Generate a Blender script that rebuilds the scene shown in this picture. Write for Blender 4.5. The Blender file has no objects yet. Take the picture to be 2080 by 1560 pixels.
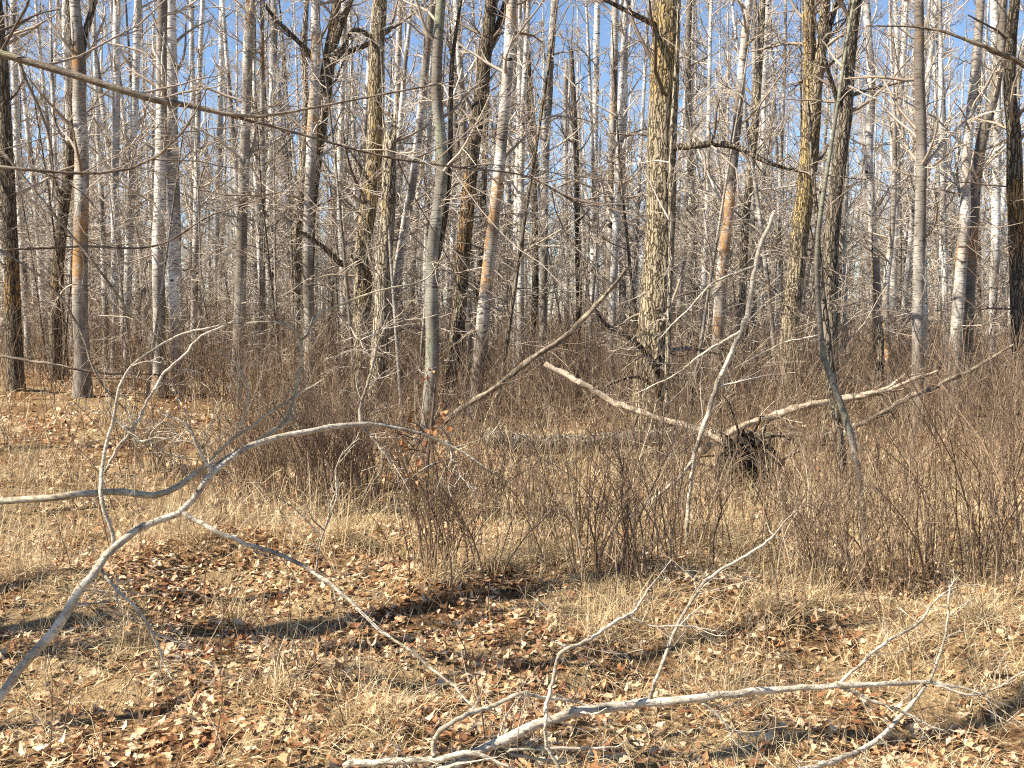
import bpy, math
import numpy as np

RNG = np.random.default_rng(20240411)
R_ = math.radians
scene = bpy.context.scene
col = scene.collection

# ------------------------------------------------------------------ camera, sky, sun, exposure
F = 2230.0                    # focal length in pixels of the 2080-wide photograph
CAMZ = 1.60
PITCH = math.atan(140.0 / F)  # horizon at y = 640 of 1560
cam_data = bpy.data.cameras.new('camera')
cam_data.sensor_width = 36.0
cam_data.lens = 36.0 * F / 2080.0
cam_data.clip_start = 0.05
cam_data.clip_end = 3000.0
cam = bpy.data.objects.new('camera', cam_data)
col.objects.link(cam)
cam.location = (0, 0, CAMZ)
cam.rotation_euler = (math.pi / 2 - PITCH, 0, 0)
scene.camera = cam

SUN_EL = R_(44)
SUN_H = np.array([-0.95, -0.32])          # horizontal direction towards the sun
SUN_H = SUN_H / np.linalg.norm(SUN_H)
world = bpy.data.worlds.new('World')
scene.world = world
world.use_nodes = True
wn = world.node_tree
wn.nodes.clear()
sky = wn.nodes.new('ShaderNodeTexSky')
sky.sky_type = 'NISHITA'
sky.sun_disc = False
sky.sun_elevation = SUN_EL
sky.sun_rotation = math.atan2(SUN_H[0], SUN_H[1])
sky.altitude = 800.0
sky.air_density = 0.85
sky.dust_density = 0.0
sky.ozone_density = 1.6
bg = wn.nodes.new('ShaderNodeBackground')
bg.inputs['Strength'].default_value = 0.085
wo = wn.nodes.new('ShaderNodeOutputWorld')
hs = wn.nodes.new('ShaderNodeHueSaturation')
hs.inputs['Saturation'].default_value = 1.02
wn.links.new(sky.outputs[0], hs.inputs['Color'])
wn.links.new(hs.outputs[0], bg.inputs['Color'])
wn.links.new(bg.outputs[0], wo.inputs['Surface'])

sd = bpy.data.lights.new('sun', 'SUN')
sd.energy = 5.0
sd.angle = R_(0.53)
sd.color = (1.0, 0.91, 0.77)
sun = bpy.data.objects.new('sun', sd)
col.objects.link(sun)
sun.rotation_euler = (math.pi / 2 - SUN_EL, 0, math.atan2(SUN_H[1], SUN_H[0]) + math.pi / 2)
scene.view_settings.view_transform = 'Standard'
scene.view_settings.look = 'None'
scene.view_settings.gamma = 1.0
scene.view_settings.exposure = 1.2
scene.cycles.use_denoising = False
scene.cycles.max_bounces = 4
scene.cycles.diffuse_bounces = 2
scene.cycles.glossy_bounces = 1
scene.cycles.transmission_bounces = 2
scene.cycles.pixel_filter_type = 'BLACKMAN_HARRIS'
scene.cycles.filter_width = 1.15

# ------------------------------------------------------------------ helpers
CP, SP = math.cos(PITCH), math.sin(PITCH)

def at(px, py, Y):
    """world point seen at photo pixel (px, py) at distance Y along the view"""
    u = (px - 1040.0) / F
    v = -(py - 780.0) / F
    d = np.array([u, CP + v * SP, -SP + v * CP])
    return np.array([0, 0, CAMZ]) + d * (Y / d[1])

_w = np.random.default_rng(5)
_GW = [(_w.uniform(0.25, 0.5) * f, _w.uniform(0, 6.28), _w.uniform(0, 6.28), a)
       for f, a in ((0.6, 0.07), (0.9, 0.06), (1.6, 0.06), (2.4, 0.045), (4.0, 0.035), (6.0, 0.028), (9.0, 0.02))]

def gh(x, y):
    x = np.asarray(x, float); y = np.asarray(y, float)
    h = np.zeros(np.broadcast(x, y).shape)
    for k, ph, th, a in _GW:
        k = k * 3.0
        h = h + a * np.sin(k * (x * math.cos(th) + y * math.sin(th)) + ph) * np.cos(k * 0.83 * (-x * math.sin(th) + y * math.cos(th)) + 2 * ph)
    r = np.hypot(x, y)
    h = h * np.clip((r - 1.0) / 3.0, 0.2, 1) - 0.02
    for mx, my, ms, ma in ((-.42, 6.45, .16, .13), (.12, 6.85, .10, -.08), (.5, 6.6, .10, .10), (-2.2, 7.0, .14, .12), (-2.6, 6.1, .10, .11), (1.2, 5.7, .15, .10), (-1.3, 7.3, .12, .12), (2.3, 5.2, .12, .09), (-1.6, 4.9, .08, .07)):
        h = h + ma * np.exp(-((x - mx) ** 2 + (y - my) ** 2) / (2 * ms))
    h = h + 0.35 * (1 / (1 + np.exp((x + 4.5) / 1.2))) * np.clip((y - 9) / 12, 0, 1)   # the bank rising on the left
    return h

def vnoise(x, y, s, seed):
    g = np.random.default_rng(seed)
    v = 0
    for i in range(5):
        th = g.uniform(0, 6.28); ph = g.uniform(0, 6.28); f = s * g.uniform(0.7, 1.9)
        v = v + np.sin(f * (x * math.cos(th) + y * math.sin(th)) + ph)
    return v / 3.0

def nrm(v):
    return v / np.maximum(np.linalg.norm(v, axis=-1, keepdims=True), 1e-9)

class MB:
    """collects tubes, ribbons and raw faces and links them as one mesh object"""
    def __init__(self):
        self.v, self.q, self.t, self.var, self.n = [], [], [], [], 0
    def raw(self, V, Q=None, T=None, var=None):
        V = np.asarray(V, float).reshape(-1, 3)
        if Q is not None and len(Q): self.q.append(np.asarray(Q).reshape(-1, 4) + self.n)
        if T is not None and len(T): self.t.append(np.asarray(T).reshape(-1, 3) + self.n)
        self.v.append(V)
        if var is None: var = np.zeros(len(V))
        self.var.append(np.broadcast_to(np.asarray(var, float), (len(V),)))
        self.n += len(V)
    def tubes(self, P, R, s=3, cap=False, var=None, ridge=None):
        P = np.asarray(P, float); R = np.asarray(R, float)
        if P.ndim == 2: P = P[None]; R = R[None]
        n, k, _ = P.shape
        if n == 0: return
        T = nrm(np.gradient(P, axis=1))
        mean = nrm(P[:, -1] - P[:, 0])
        ref = np.where(np.abs(mean[:, 2:3]) > 0.8, np.array([[1., 0.1, 0]]), np.array([[0, 0.1, 1.]]))
        N = nrm(ref[:, None] - (ref[:, None] * T).sum(-1, keepdims=True) * T)
        B = np.cross(T, N)
        a = np.arange(s) * (2 * math.pi / s)
        rr = R[:, :, None] * np.ones(s)
        if ridge is not None: rr = rr * ridge(P, a)
        V = P[:, :, None] + rr[..., None] * (np.cos(a)[:, None] * N[:, :, None] + np.sin(a)[:, None] * B[:, :, None])
        base = (np.arange(n) * k * s)[:, None, None]
        i = np.arange(k - 1)[None, :, None] * s
        j = np.arange(s)[None, None, :]; j2 = (j + 1) % s
        Q = np.stack([base + i + j, base + i + j2, base + i + s + j2, base + i + s + j], -1).reshape(-1, 4)
        vv = None if var is None else (np.repeat(np.asarray(var, float), k * s) if np.ndim(var) else float(var))
        T3 = None
        if cap:
            T3 = []
            for b in range(n):
                for e in (0, k - 1):
                    for m in range(1, s - 1):
                        o = b * k * s + e * s
                        T3.append((o, o + m + 1, o + m) if e == 0 else (o, o + m, o + m + 1))
        self.raw(V, Q, T3, vv)
    def mesh(self, name, mat, smooth=True):
        me = bpy.data.meshes.new(name)
        V = np.concatenate(self.v)
        Q = np.concatenate(self.q) if self.q else np.zeros((0, 4), int)
        T = np.concatenate(self.t) if self.t else np.zeros((0, 3), int)
        me.vertices.add(len(V)); me.vertices.foreach_set('co', V.astype(np.float32).ravel())
        loops = np.concatenate([Q.ravel(), T.ravel()]).astype(np.int32)
        me.loops.add(len(loops)); me.loops.foreach_set('vertex_index', loops)
        st = np.concatenate([np.arange(len(Q)) * 4, len(Q) * 4 + np.arange(len(T)) * 3]).astype(np.int32)
        me.polygons.add(len(st)); me.polygons.foreach_set('loop_start', st)
        me.update(calc_edges=True)
        if smooth: me.polygons.foreach_set('use_smooth', np.ones(len(st), bool))
        at_ = me.attributes.new('var', 'FLOAT', 'POINT')
        at_.data.foreach_set('value', np.concatenate(self.var).astype(np.float32))
        me.materials.append(mat)
        return me
    def build(self, name, mat, parent=None, smooth=True):
        return link(name, self.mesh(name, mat, smooth), parent)

def link(name, data, parent=None):
    o = bpy.data.objects.new(name, data); col.objects.link(o)
    if parent is not None: o.parent = parent
    return o

def empty(name, loc=(0, 0, 0)):
    o = bpy.data.objects.new(name, None); col.objects.link(o)
    o.location = loc; o.empty_display_size = 0.2
    return o

def tag(o, label=None, cat=None, group=None, kind=None):
    if label: o['label'] = label
    if cat: o['category'] = cat
    if group: o['group'] = group
    if kind: o['kind'] = kind
    return o

def spline(pts, n):
    """Catmull-Rom through rows of pts (any number of columns), n samples"""
    p = np.asarray(pts, float)
    d = np.r_[0, np.cumsum(np.linalg.norm(np.diff(p[:, :3], axis=0), axis=1))]
    t = np.linspace(0, d[-1], n)
    m = np.gradient(p, d, axis=0) if len(p) > 2 else np.repeat((p[1:] - p[:1]) / d[-1], 2, 0)
    i = np.clip(np.searchsorted(d, t, side='right') - 1, 0, len(p) - 2)
    h = (d[i + 1] - d[i])[:, None]; s = ((t - d[i]))[:, None] / h
    return ((2 * s**3 - 3 * s**2 + 1) * p[i] + (s**3 - 2 * s**2 + s) * h * m[i]
            + (-2 * s**3 + 3 * s**2) * p[i + 1] + (s**3 - s**2) * h * m[i + 1])

def sprout(rng, P, R, n_per, k, t0, t1, length, ang, rr, rmin, wig, up, lenpow=0.6, plane=None):
    """side shoots of every path: arrays of k-point paths and radii"""
    n, kp, _ = P.shape
    m = n * n_per
    if m == 0: return np.zeros((0, k, 3)), np.zeros((0, k))
    idx = np.repeat(np.arange(n), n_per)
    t = rng.uniform(t0, t1, m)
    f = t * (kp - 1); i = np.minimum(f.astype(int), kp - 2); fr = (f - i)[:, None]
    A = P[idx, i]; Bp = P[idx, i + 1]
    pos = A + (Bp - A) * fr
    T = nrm(Bp - A)
    rad = R[idx, i] * (1 - fr[:, 0]) + R[idx, i + 1] * fr[:, 0]
    perp = rng.normal(size=(m, 3)); perp = nrm(perp - (perp * T).sum(-1, keepdims=True) * T)
    an = R_(ang[0]) + rng.random(m) * (R_(ang[1]) - R_(ang[0]))
    D = np.cos(an)[:, None] * T + np.sin(an)[:, None] * perp
    plen = np.linalg.norm(P[:, -1] - P[:, 0], axis=-1)[idx] if length[2] else 1.0
    L = rng.uniform(length[0], length[1], m) * plen * np.clip(1.15 - t, 0.1, 1) ** lenpow
    out = np.empty((m, k, 3)); out[:, 0] = pos
    step = (L / (k - 1))[:, None]
    drift = rng.normal(size=(m, 3)) * wig * 0.5
    for j in range(1, k):
        D = nrm(D + rng.normal(size=(m, 3)) * wig + drift + np.array([0, 0, up]))
        pos = pos + D * step
        out[:, j] = pos
    r0 = np.clip(rad * rr, rmin, None) * rng.uniform(0.7, 1.0, m)
    taper = np.linspace(1, 0.35, k)
    return out, np.maximum(r0[:, None] * taper, rmin * 0.55)

# ------------------------------------------------------------------ materials
class NT:
    def __init__(self, name, rough=0.85, spec=0.2):
        self.m = bpy.data.materials.new(name); self.m.use_nodes = True
        self.t = self.m.node_tree; self.N = self.t.nodes; self.L = self.t.links
        self.b = self.N['Principled BSDF']
        self.b.inputs['Roughness'].default_value = rough
        self.b.inputs['Specular IOR Level'].default_value = spec
    def n(self, kind, **kw):
        x = self.N.new(kind)
        for k, v in kw.items(): setattr(x, k, v)
        return x
    def coord(self, scale=(1, 1, 1), rnd=True):
        tc = self.n('ShaderNodeTexCoord'); src = tc.outputs['Object']
        if rnd:
            oi = self.n('ShaderNodeObjectInfo')
            mu = self.n('ShaderNodeMath', operation='MULTIPLY'); mu.inputs[1].default_value = 37.0
            self.L.new(oi.outputs['Random'], mu.inputs[0])
            ad = self.n('ShaderNodeVectorMath', operation='ADD')
            self.L.new(src, ad.inputs[0]); self.L.new(mu.outputs[0], ad.inputs[1]); src = ad.outputs[0]
        mp = self.n('ShaderNodeVectorMath', operation='MULTIPLY'); mp.inputs[1].default_value = scale
        self.L.new(src, mp.inputs[0])
        return mp.outputs[0]
    def noise(self, vec, scale=1, detail=3, rough=0.55, dist=0.0):
        x = self.n('ShaderNodeTexNoise'); x.inputs['Scale'].default_value = scale
        x.inputs['Detail'].default_value = detail; x.inputs['Roughness'].default_value = rough
        x.inputs['Distortion'].default_value = dist
        self.L.new(vec, x.inputs['Vector']); return x.outputs['Fac']
    def step(self, fac, a, b):
        x = self.n('ShaderNodeMapRange'); x.interpolation_type = 'SMOOTHSTEP'
        x.inputs['From Min'].default_value = a; x.inputs['From Max'].default_value = b
        self.L.new(fac, x.inputs['Value']); return x.outputs['Result']
    def ramp(self, fac, stops, interp='LINEAR'):
        x = self.n('ShaderNodeValToRGB'); cr = x.color_ramp; cr.interpolation = interp
        while len(cr.elements) < len(stops): cr.elements.new(0.5)
        for e, (p, c) in zip(cr.elements, stops): e.position = p; e.color = (*c, 1)
        self.L.new(fac, x.inputs['Fac']); return x.outputs['Color']
    def mix(self, fac, a, b, mode='MIX'):
        x = self.n('ShaderNodeMix', data_type='RGBA', blend_type=mode)
        for s, v in ((0, fac), (6, a), (7, b)):
            if isinstance(v, (int, float)): x.inputs[s].default_value = v
            elif isinstance(v, tuple): x.inputs[s].default_value = (*v, 1)
            else: self.L.new(v, x.inputs[s])
        return x.outputs[2]
    def math(self, op, a, b):
        x = self.n('ShaderNodeMath', operation=op)
        for i, v in enumerate((a, b)):
            if isinstance(v, (int, float)): x.inputs[i].default_value = v
            else: self.L.new(v, x.inputs[i])
        return x.outputs[0]
    def attr(self, name, typ='GEOMETRY'):
        x = self.n('ShaderNodeAttribute'); x.attribute_name = name; x.attribute_type = typ
        return x.outputs['Fac']
    def bump(self, h, strength=0.5, dist=0.02):
        x = self.n('ShaderNodeBump'); x.inputs['Strength'].default_value = strength; x.inputs['Distance'].default_value = dist
        self.L.new(h, x.inputs['Height']); self.L.new(x.outputs[0], self.b.inputs['Normal'])
    def out(self, c):
        self.L.new(c, self.b.inputs['Base Color']); return self.m

def band(t):
    """height band of lichen set on the trunk object (custom properties lichen_z, lichen_w)"""
    tc = t.n('ShaderNodeTexCoord'); sp = t.n('ShaderNodeSeparateXYZ'); t.L.new(tc.outputs['Object'], sp.inputs[0])
    d = t.math('DIVIDE', t.math('SUBTRACT', sp.outputs['Z'], t.attr('lichen_z', 'OBJECT')), t.math('MAXIMUM', t.attr('lichen_w', 'OBJECT'), 0.01))
    return t.math('SUBTRACT', 1.0, t.step(t.math('ABSOLUTE', d, 0), 0.1, 1.6))

def bark_pale(name, white, grey, lich=0.0, footz=1.4, greenish=False, dark=0.0):
    t = NT(name)
    v1 = t.coord((5, 5, 2.2)); n1 = t.noise(v1, 1, 4)
    c = t.mix(t.step(n1, 0.38, 0.62), grey, white)
    big = t.noise(t.coord((1.2, 1.2, 0.55)), 1, 2)
    c = t.mix(t.math('MULTIPLY', t.step(big, 0.48 - dark, 0.66 - dark), 0.85), c, (0.13, 0.105, 0.08))
    lent = t.noise(t.coord((9, 9, 55)), 1, 2)
    lm = t.step(lent, 0.55, 0.62)
    c = t.mix(t.math('MULTIPLY', lm, 0.85), c, (0.07, 0.06, 0.05))
    knots = t.noise(t.coord((4, 4, 9)), 1, 1)
    c = t.mix(t.step(knots, 0.70, 0.74), c, (0.035, 0.03, 0.027))
    # rougher, browner bark towards the foot of the stem
    tc = t.n('ShaderNodeTexCoord'); sp = t.n('ShaderNodeSeparateXYZ'); t.L.new(tc.outputs['Object'], sp.inputs[0])
    foot = t.math('ADD', sp.outputs['Z'], t.math('MULTIPLY', n1, 2.0))
    x = t.n('ShaderNodeMapRange'); x.inputs['From Min'].default_value = footz + 2.6; x.inputs['From Max'].default_value = footz * 0.3 + 0.6
    t.L.new(foot, x.inputs['Value'])
    rg = t.noise(t.coord((20, 20, 5)), 1, 3)
    c = t.mix(t.math('MULTIPLY', x.outputs['Result'], 0.75), c, t.ramp(rg, [(0.35, (0.07, 0.06, 0.05)), (0.65, (0.36, 0.31, 0.25))]))
    if lich > 0:
        ln = t.noise(t.coord((2.6, 2.6, 1.1)), 1, 4)
        ln2 = t.noise(t.coord((26, 26, 26)), 1, 3)
        ln = t.math('ADD', ln, t.math('MULTIPLY', band(t), 0.22))
        lm2 = t.math('MULTIPLY', t.step(ln, 0.66 - 0.2 * lich, 0.78 - 0.2 * lich), t.step(ln2, 0.38, 0.54))
        c = t.mix(t.math('MULTIPLY', lm2, 0.8), c, (0.27, 0.28, 0.19) if greenish else (0.44, 0.21, 0.05))
    t.bump(t.math('SUBTRACT', n1, lm), 0.35, 0.012)
    return t.out(c)

def bark_furrow(name, hi, lo, lich=0.3, lc=(0.44, 0.27, 0.06)):
    t = NT(name, rough=0.95, spec=0.1)
    base = t.coord((25, 25, 2.9))
    wob = t.n('ShaderNodeTexNoise'); wob.inputs['Scale'].default_value = 1.0; wob.inputs['Detail'].default_value = 3
    t.L.new(t.coord((9, 9, 5)), wob.inputs['Vector'])
    ad = t.n('ShaderNodeVectorMath', operation='MULTIPLY_ADD'); t.L.new(wob.outputs['Color'], ad.inputs[0]); ad.inputs[1].default_value = (2.6, 2.6, 2.6); t.L.new(base, ad.inputs[2])
    vo = t.n('ShaderNodeTexVoronoi'); vo.feature = 'DISTANCE_TO_EDGE'; vo.inputs['Scale'].default_value = 1.0
    t.L.new(ad.outputs[0], vo.inputs['Vector'])
    plate = t.step(vo.outputs['Distance'], 0.0, 0.2)
    f2 = t.noise(t.coord((85, 85, 30)), 1, 4)
    f3 = t.noise(t.coord((7, 7, 3)), 1, 3)
    h = t.math('ADD', t.math('MULTIPLY', plate, 0.6), t.math('ADD', t.math('MULTIPLY', f2, 0.35), t.math('MULTIPLY', f3, 0.2)))
    c = t.ramp(h, [(0.20, (0.022, 0.018, 0.014)), (0.34, lo), (0.56, hi), (0.95, tuple(min(1, x * 1.4) for x in hi))])
    ln = t.noise(t.coord((2.4, 2.4, 0.9)), 1, 4)
    ln = t.math('ADD', ln, t.math('MULTIPLY', band(t), 0.22))
    sp_ = t.noise(t.coord((45, 45, 25)), 1, 3)
    lm = t.math('MULTIPLY', t.math('MULTIPLY', t.step(ln, 0.66 - 0.25 * lich, 0.80 - 0.25 * lich), t.step(h, 0.4, 0.65)), t.step(sp_, 0.36, 0.56))
    c = t.mix(t.math('MULTIPLY', lm, 0.8), c, lc)
    t.bump(h, 1.0, 0.04)
    return t.out(c)

def twig_mat(name, a, b, c_=None, rnd=0.4):
    t = NT(name, rough=0.7, spec=0.3)
    va = t.attr('var')
    oi = t.n('ShaderNodeObjectInfo')
    f = t.math('FRACT', t.math('ADD', va, t.math('MULTIPLY', oi.outputs['Random'], rnd)), 0)
    st = [(0.0, a), (0.6, b)] + ([(1.0, c_)] if c_ else [])
    c = t.ramp(f, st)
    n = t.noise(t.coord((30, 30, 30)), 1, 2)
    c = t.mix(t.math('MULTIPLY', t.step(n, 0.5, 0.75), 0.45), c, tuple(x * 0.35 for x in a))
    return t.out(c)

def dead_mat(name, a, b, lich=0.3):
    """barkless or thin-barked fallen wood"""
    t = NT(name, rough=0.75, spec=0.25)
    n1 = t.noise(t.coord((9, 9, 9)), 1, 5, 0.65)
    c = t.mix(t.step(n1, 0.40, 0.60), a, b)
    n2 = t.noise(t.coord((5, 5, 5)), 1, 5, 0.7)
    c = t.mix(t.math('MULTIPLY', t.step(n2, 0.54, 0.62), 0.7), c, tuple(x * 0.38 for x in a))  # dark patches, partly shade painted into the wood colour
    g = t.noise(t.coord((38, 90, 120)), 1, 4, 0.7)
    c = t.mix(t.math('MULTIPLY', t.step(g, 0.54, 0.62), 0.75), c, (0.07, 0.055, 0.042))
    l = t.noise(t.coord((11, 11, 11)), 1, 3)
    c = t.mix(t.math('MULTIPLY', t.step(l, 0.66 - 0.15 * lich, 0.72 - 0.15 * lich), 0.7), c, (0.36, 0.33, 0.20))  # lichen colour, also used as painted patches of shade
    t.bump(t.math('ADD', n1, g), 0.7, 0.012)
    return t.out(c)

def leaf_mat(name, stops, rnd=1.0):
    t = NT(name, rough=0.6, spec=0.3)
    va = t.attr('var')
    oi = t.n('ShaderNodeObjectInfo')
    f = t.math('FRACT', t.math('ADD', va, t.math('MULTIPLY', oi.outputs['Random'], rnd)), 0)
    c = t.ramp(f, stops)
    n = t.noise(t.coord((40, 40, 40), rnd=False), 1, 2)
    c = t.mix(t.math('MULTIPLY', t.step(n, 0.5, 0.75), 0.35), c, (0.16, 0.08, 0.04))
    t.out(c)
    tr = t.n('ShaderNodeBsdfTranslucent'); t.L.new(c, tr.inputs['Color'])
    mx = t.n('ShaderNodeMixShader'); mx.inputs[0].default_value = 0.18
    t.L.new(t.b.outputs[0], mx.inputs[1]); t.L.new(tr.outputs[0], mx.inputs[2])
    t.L.new(mx.outputs[0], t.N['Material Output'].inputs['Surface'])
    return t.m

M = {}
M['white'] = bark_pale('bark_white', (0.80, 0.78, 0.73), (0.52, 0.49, 0.44), 0.05, dark=0.02)
M['grey'] = bark_pale('bark_grey_aspen', (0.52, 0.49, 0.43), (0.27, 0.24, 0.20), 0.3, dark=0.09)
M['orange'] = bark_pale('bark_orange_lichen', (0.70, 0.66, 0.59), (0.40, 0.35, 0.29), 0.38, dark=0.04)
M['lichen'] = bark_pale('bark_green_lichen', (0.42, 0.41, 0.35), (0.17, 0.16, 0.13), 0.9, greenish=True, dark=0.12)
M['darkor'] = bark_furrow('bark_dark_orange', (0.16, 0.13, 0.09), (0.06, 0.05, 0.04), 0.1, (0.40, 0.21, 0.05))
M['dark'] = bark_furrow('bark_dark', (0.19, 0.16, 0.12), (0.07, 0.055, 0.04), 0.35)
M['gold'] = bark_furrow('bark_gold', (0.31, 0.255, 0.17), (0.13, 0.10, 0.065), 0.45, (0.40, 0.27, 0.08))
M['snag'] = bark_furrow('bark_snag', (0.34, 0.29, 0.21), (0.14, 0.11, 0.08), 0.35)
M['twig'] = twig_mat('twig_grey', (0.34, 0.27, 0.20), (0.66, 0.585, 0.48), (0.22, 0.155, 0.10))
M['twigd'] = twig_mat('twig_dark', (0.10, 0.075, 0.055), (0.25, 0.195, 0.145), (0.46, 0.38, 0.30))
M['brush'] = twig_mat('brush_brown', (0.11, 0.068, 0.042), (0.31, 0.215, 0.135), (0.62, 0.50, 0.34), 0.0)
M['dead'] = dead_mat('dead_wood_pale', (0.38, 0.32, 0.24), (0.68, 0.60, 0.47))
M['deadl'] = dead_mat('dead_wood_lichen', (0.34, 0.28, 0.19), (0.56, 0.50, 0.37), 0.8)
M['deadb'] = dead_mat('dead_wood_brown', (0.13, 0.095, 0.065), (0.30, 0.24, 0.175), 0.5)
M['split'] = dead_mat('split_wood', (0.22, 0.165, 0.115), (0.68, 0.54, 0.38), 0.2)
LEAF = [(0.0, (0.14, 0.062, 0.03)), (0.16, (0.30, 0.135, 0.06)), (0.38, (0.47, 0.235, 0.10)), (0.62, (0.60, 0.37, 0.185)),
        (0.82, (0.70, 0.52, 0.32)), (1.0, (0.78, 0.63, 0.43))]
M['leaf'] = leaf_mat('fallen_leaf', LEAF)
M['rust'] = leaf_mat('rust_leaf', [(0, (0.26, 0.10, 0.04)), (0.6, (0.44, 0.20, 0.08)), (1, (0.56, 0.35, 0.18))])
M['grass'] = leaf_mat('dry_grass', [(0.0, (0.20, 0.13, 0.06)), (0.3, (0.46, 0.33, 0.165)), (0.7, (0.70, 0.55, 0.32)), (0.93, (0.82, 0.70, 0.48)), (0.96, (0.30, 0.32, 0.10)), (1.0, (0.26, 0.28, 0.09))], 0.0)

def ground_mat():
    t = NT('forest_floor', rough=1.0, spec=0.05)
    v = t.coord((1, 1, 1), rnd=False)
    a = t.noise(v, 1.3, 4); b = t.noise(v, 26, 4, 0.65)
    c = t.ramp(b, [(0.34, (0.05, 0.028, 0.016)), (0.48, (0.16, 0.085, 0.04)), (0.60, (0.34, 0.21, 0.10)), (0.72, (0.60, 0.45, 0.26))])
    c = t.mix(t.math('MULTIPLY', t.step(a, 0.4, 0.65), 0.6), c, (0.43, 0.33, 0.18))
    t.bump(b, 1.0, 0.05)
    return t.out(c)
M['ground'] = ground_mat()
M['soil'] = bark_furrow('shade_dark_soil', (0.05, 0.04, 0.03), (0.02, 0.017, 0.014), 0.0)  # soil and roots, with their deep shade put into the near-black colour

# ------------------------------------------------------------------ the ground
def axis(n, lim, c, dense):
    u = np.linspace(-1, 1, n)
    return c + np.sinh(u * dense) / math.sinh(dense) * lim
gx = axis(190, 420, 0, 5.2); gy = axis(190, 420, 8, 5.2)
X, Yg = np.meshgrid(gx, gy)
V = np.stack([X, Yg, gh(X, Yg) - 0.012], -1).reshape(-1, 3)
i, j = np.meshgrid(np.arange(189), np.arange(189))
b0 = (j * 190 + i).ravel()
g = MB(); g.raw(V, np.stack([b0, b0 + 1, b0 + 191, b0 + 190], -1))
ground = tag(g.build('ground', M['ground']), kind='structure')

# ------------------------------------------------------------------ trees
def ridges(rng, amp, sides):
    ph = rng.uniform(0, 6.28, 4)
    def f(P, a):
        z = P[..., 2][..., None]
        r = 1 + amp * (0.45 * np.sin(7 * a + ph[0] + 1.3 * np.sin(2.1 * z + ph[1])) + 0.35 * np.sin(11 * a - ph[2] + 1.7 * np.sin(3.7 * z))
                       + 0.3 * np.sin(3 * a + 1.1 * z + ph[3]) + 0.25 * np.sin(23 * z + 5 * a))
        return r
    return f

def crown(rng, P, R, n1, n2, n3, t0, t1=0.99, L1=(0.8, 2.0), up=0.05, lower=6, lowt=(0.12, 0.45), rmin=0.0035, s1=4):
    """limbs, branches and twigs of a stem, as one MB"""
    mb = MB()
    Pn, Rn = P[None], R[None]
    A, AR = sprout(rng, Pn, Rn, n1, 7, t0, t1, (L1[0], L1[1], 0), (35, 75), 0.42, rmin * 1.6, 0.13, up, 0.5)
    if lower:
        Bq, BR = sprout(rng, Pn, Rn, lower, 7, lowt[0], lowt[1], (0.35, 1.5, 0), (55, 105), 0.16, rmin * 1.4, 0.17, -0.02, 0.2)
        A = np.concatenate([A, Bq]); AR = np.concatenate([AR, BR])
    AR = np.minimum(AR, np.linspace(0.026, 0.009, 7)[None] * min(1.25, max(1.0, R.max() / 0.12)))
    mb.tubes(A, AR, s1, var=rng.random(len(A)))
    B2, BR2 = sprout(rng, A, AR, n2, 4, 0.15, 1.0, (0.25, 0.6, 1), (25, 65), 0.6, rmin * 1.1, 0.2, 0.05)
    mb.tubes(B2, BR2, 3, var=rng.random(len(B2)))
    if n3:
        C, CR = sprout(rng, B2, BR2, n3, 3, 0.15, 1.0, (0.3, 0.7, 1), (25, 70), 0.7, rmin, 0.22, 0.05)
        CR = np.minimum(CR, rmin)
        mb.tubes(C, CR, 3, var=rng.random(len(C)))
    return mb

def stem_path(rng, pix, Y, H, topr=0.015):
    """stem through photo pixels (x, y, width) at distance Y, carried on above the frame to height H"""
    pts = []
    for x, y, w in pix:
        p = at(x, y, Y); pts.append((*p, w / 2 / F * Y))
    pts.sort(key=lambda q: q[2])
    g0 = float(gh(pts[0][0], Y))
    dx = (pts[1][0] - pts[0][0]) / max(0.3, pts[1][2] - pts[0][2])
    out = []
    if pts[0][2] > g0 + 0.05:
        bx = pts[0][0] - dx * (pts[0][2] - g0) * 0.6
        gz = float(gh(bx, Y))
        out.append((bx, Y, gz - 0.06, pts[0][3] * 1.28))
        if pts[0][2] - gz > 0.5: out.append((bx + dx * 0.2, Y, gz + 0.25, pts[0][3] * 1.07))
    out += [q for q in pts]
    x, y, z, r = out[-1]
    d = (out[-1][0] - out[-2][0]) / max(0.3, out[-1][2] - out[-2][2]); dy = 0.0
    n = max(2, int((H - z) / 1.3)); r0 = r
    if H > z + 0.8:
        for k in range(1, n + 1):
            d = d * 0.8 + rng.normal() * 0.04; dy = dy * 0.8 + rng.normal() * 0.04
            st = (H - z) / (n - k + 1)
            x += d * st; y += dy * st; z += st
            out.append((x, y, z, r0 + (topr - r0) * (k / n) ** 0.8))
    return np.array(out)

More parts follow.
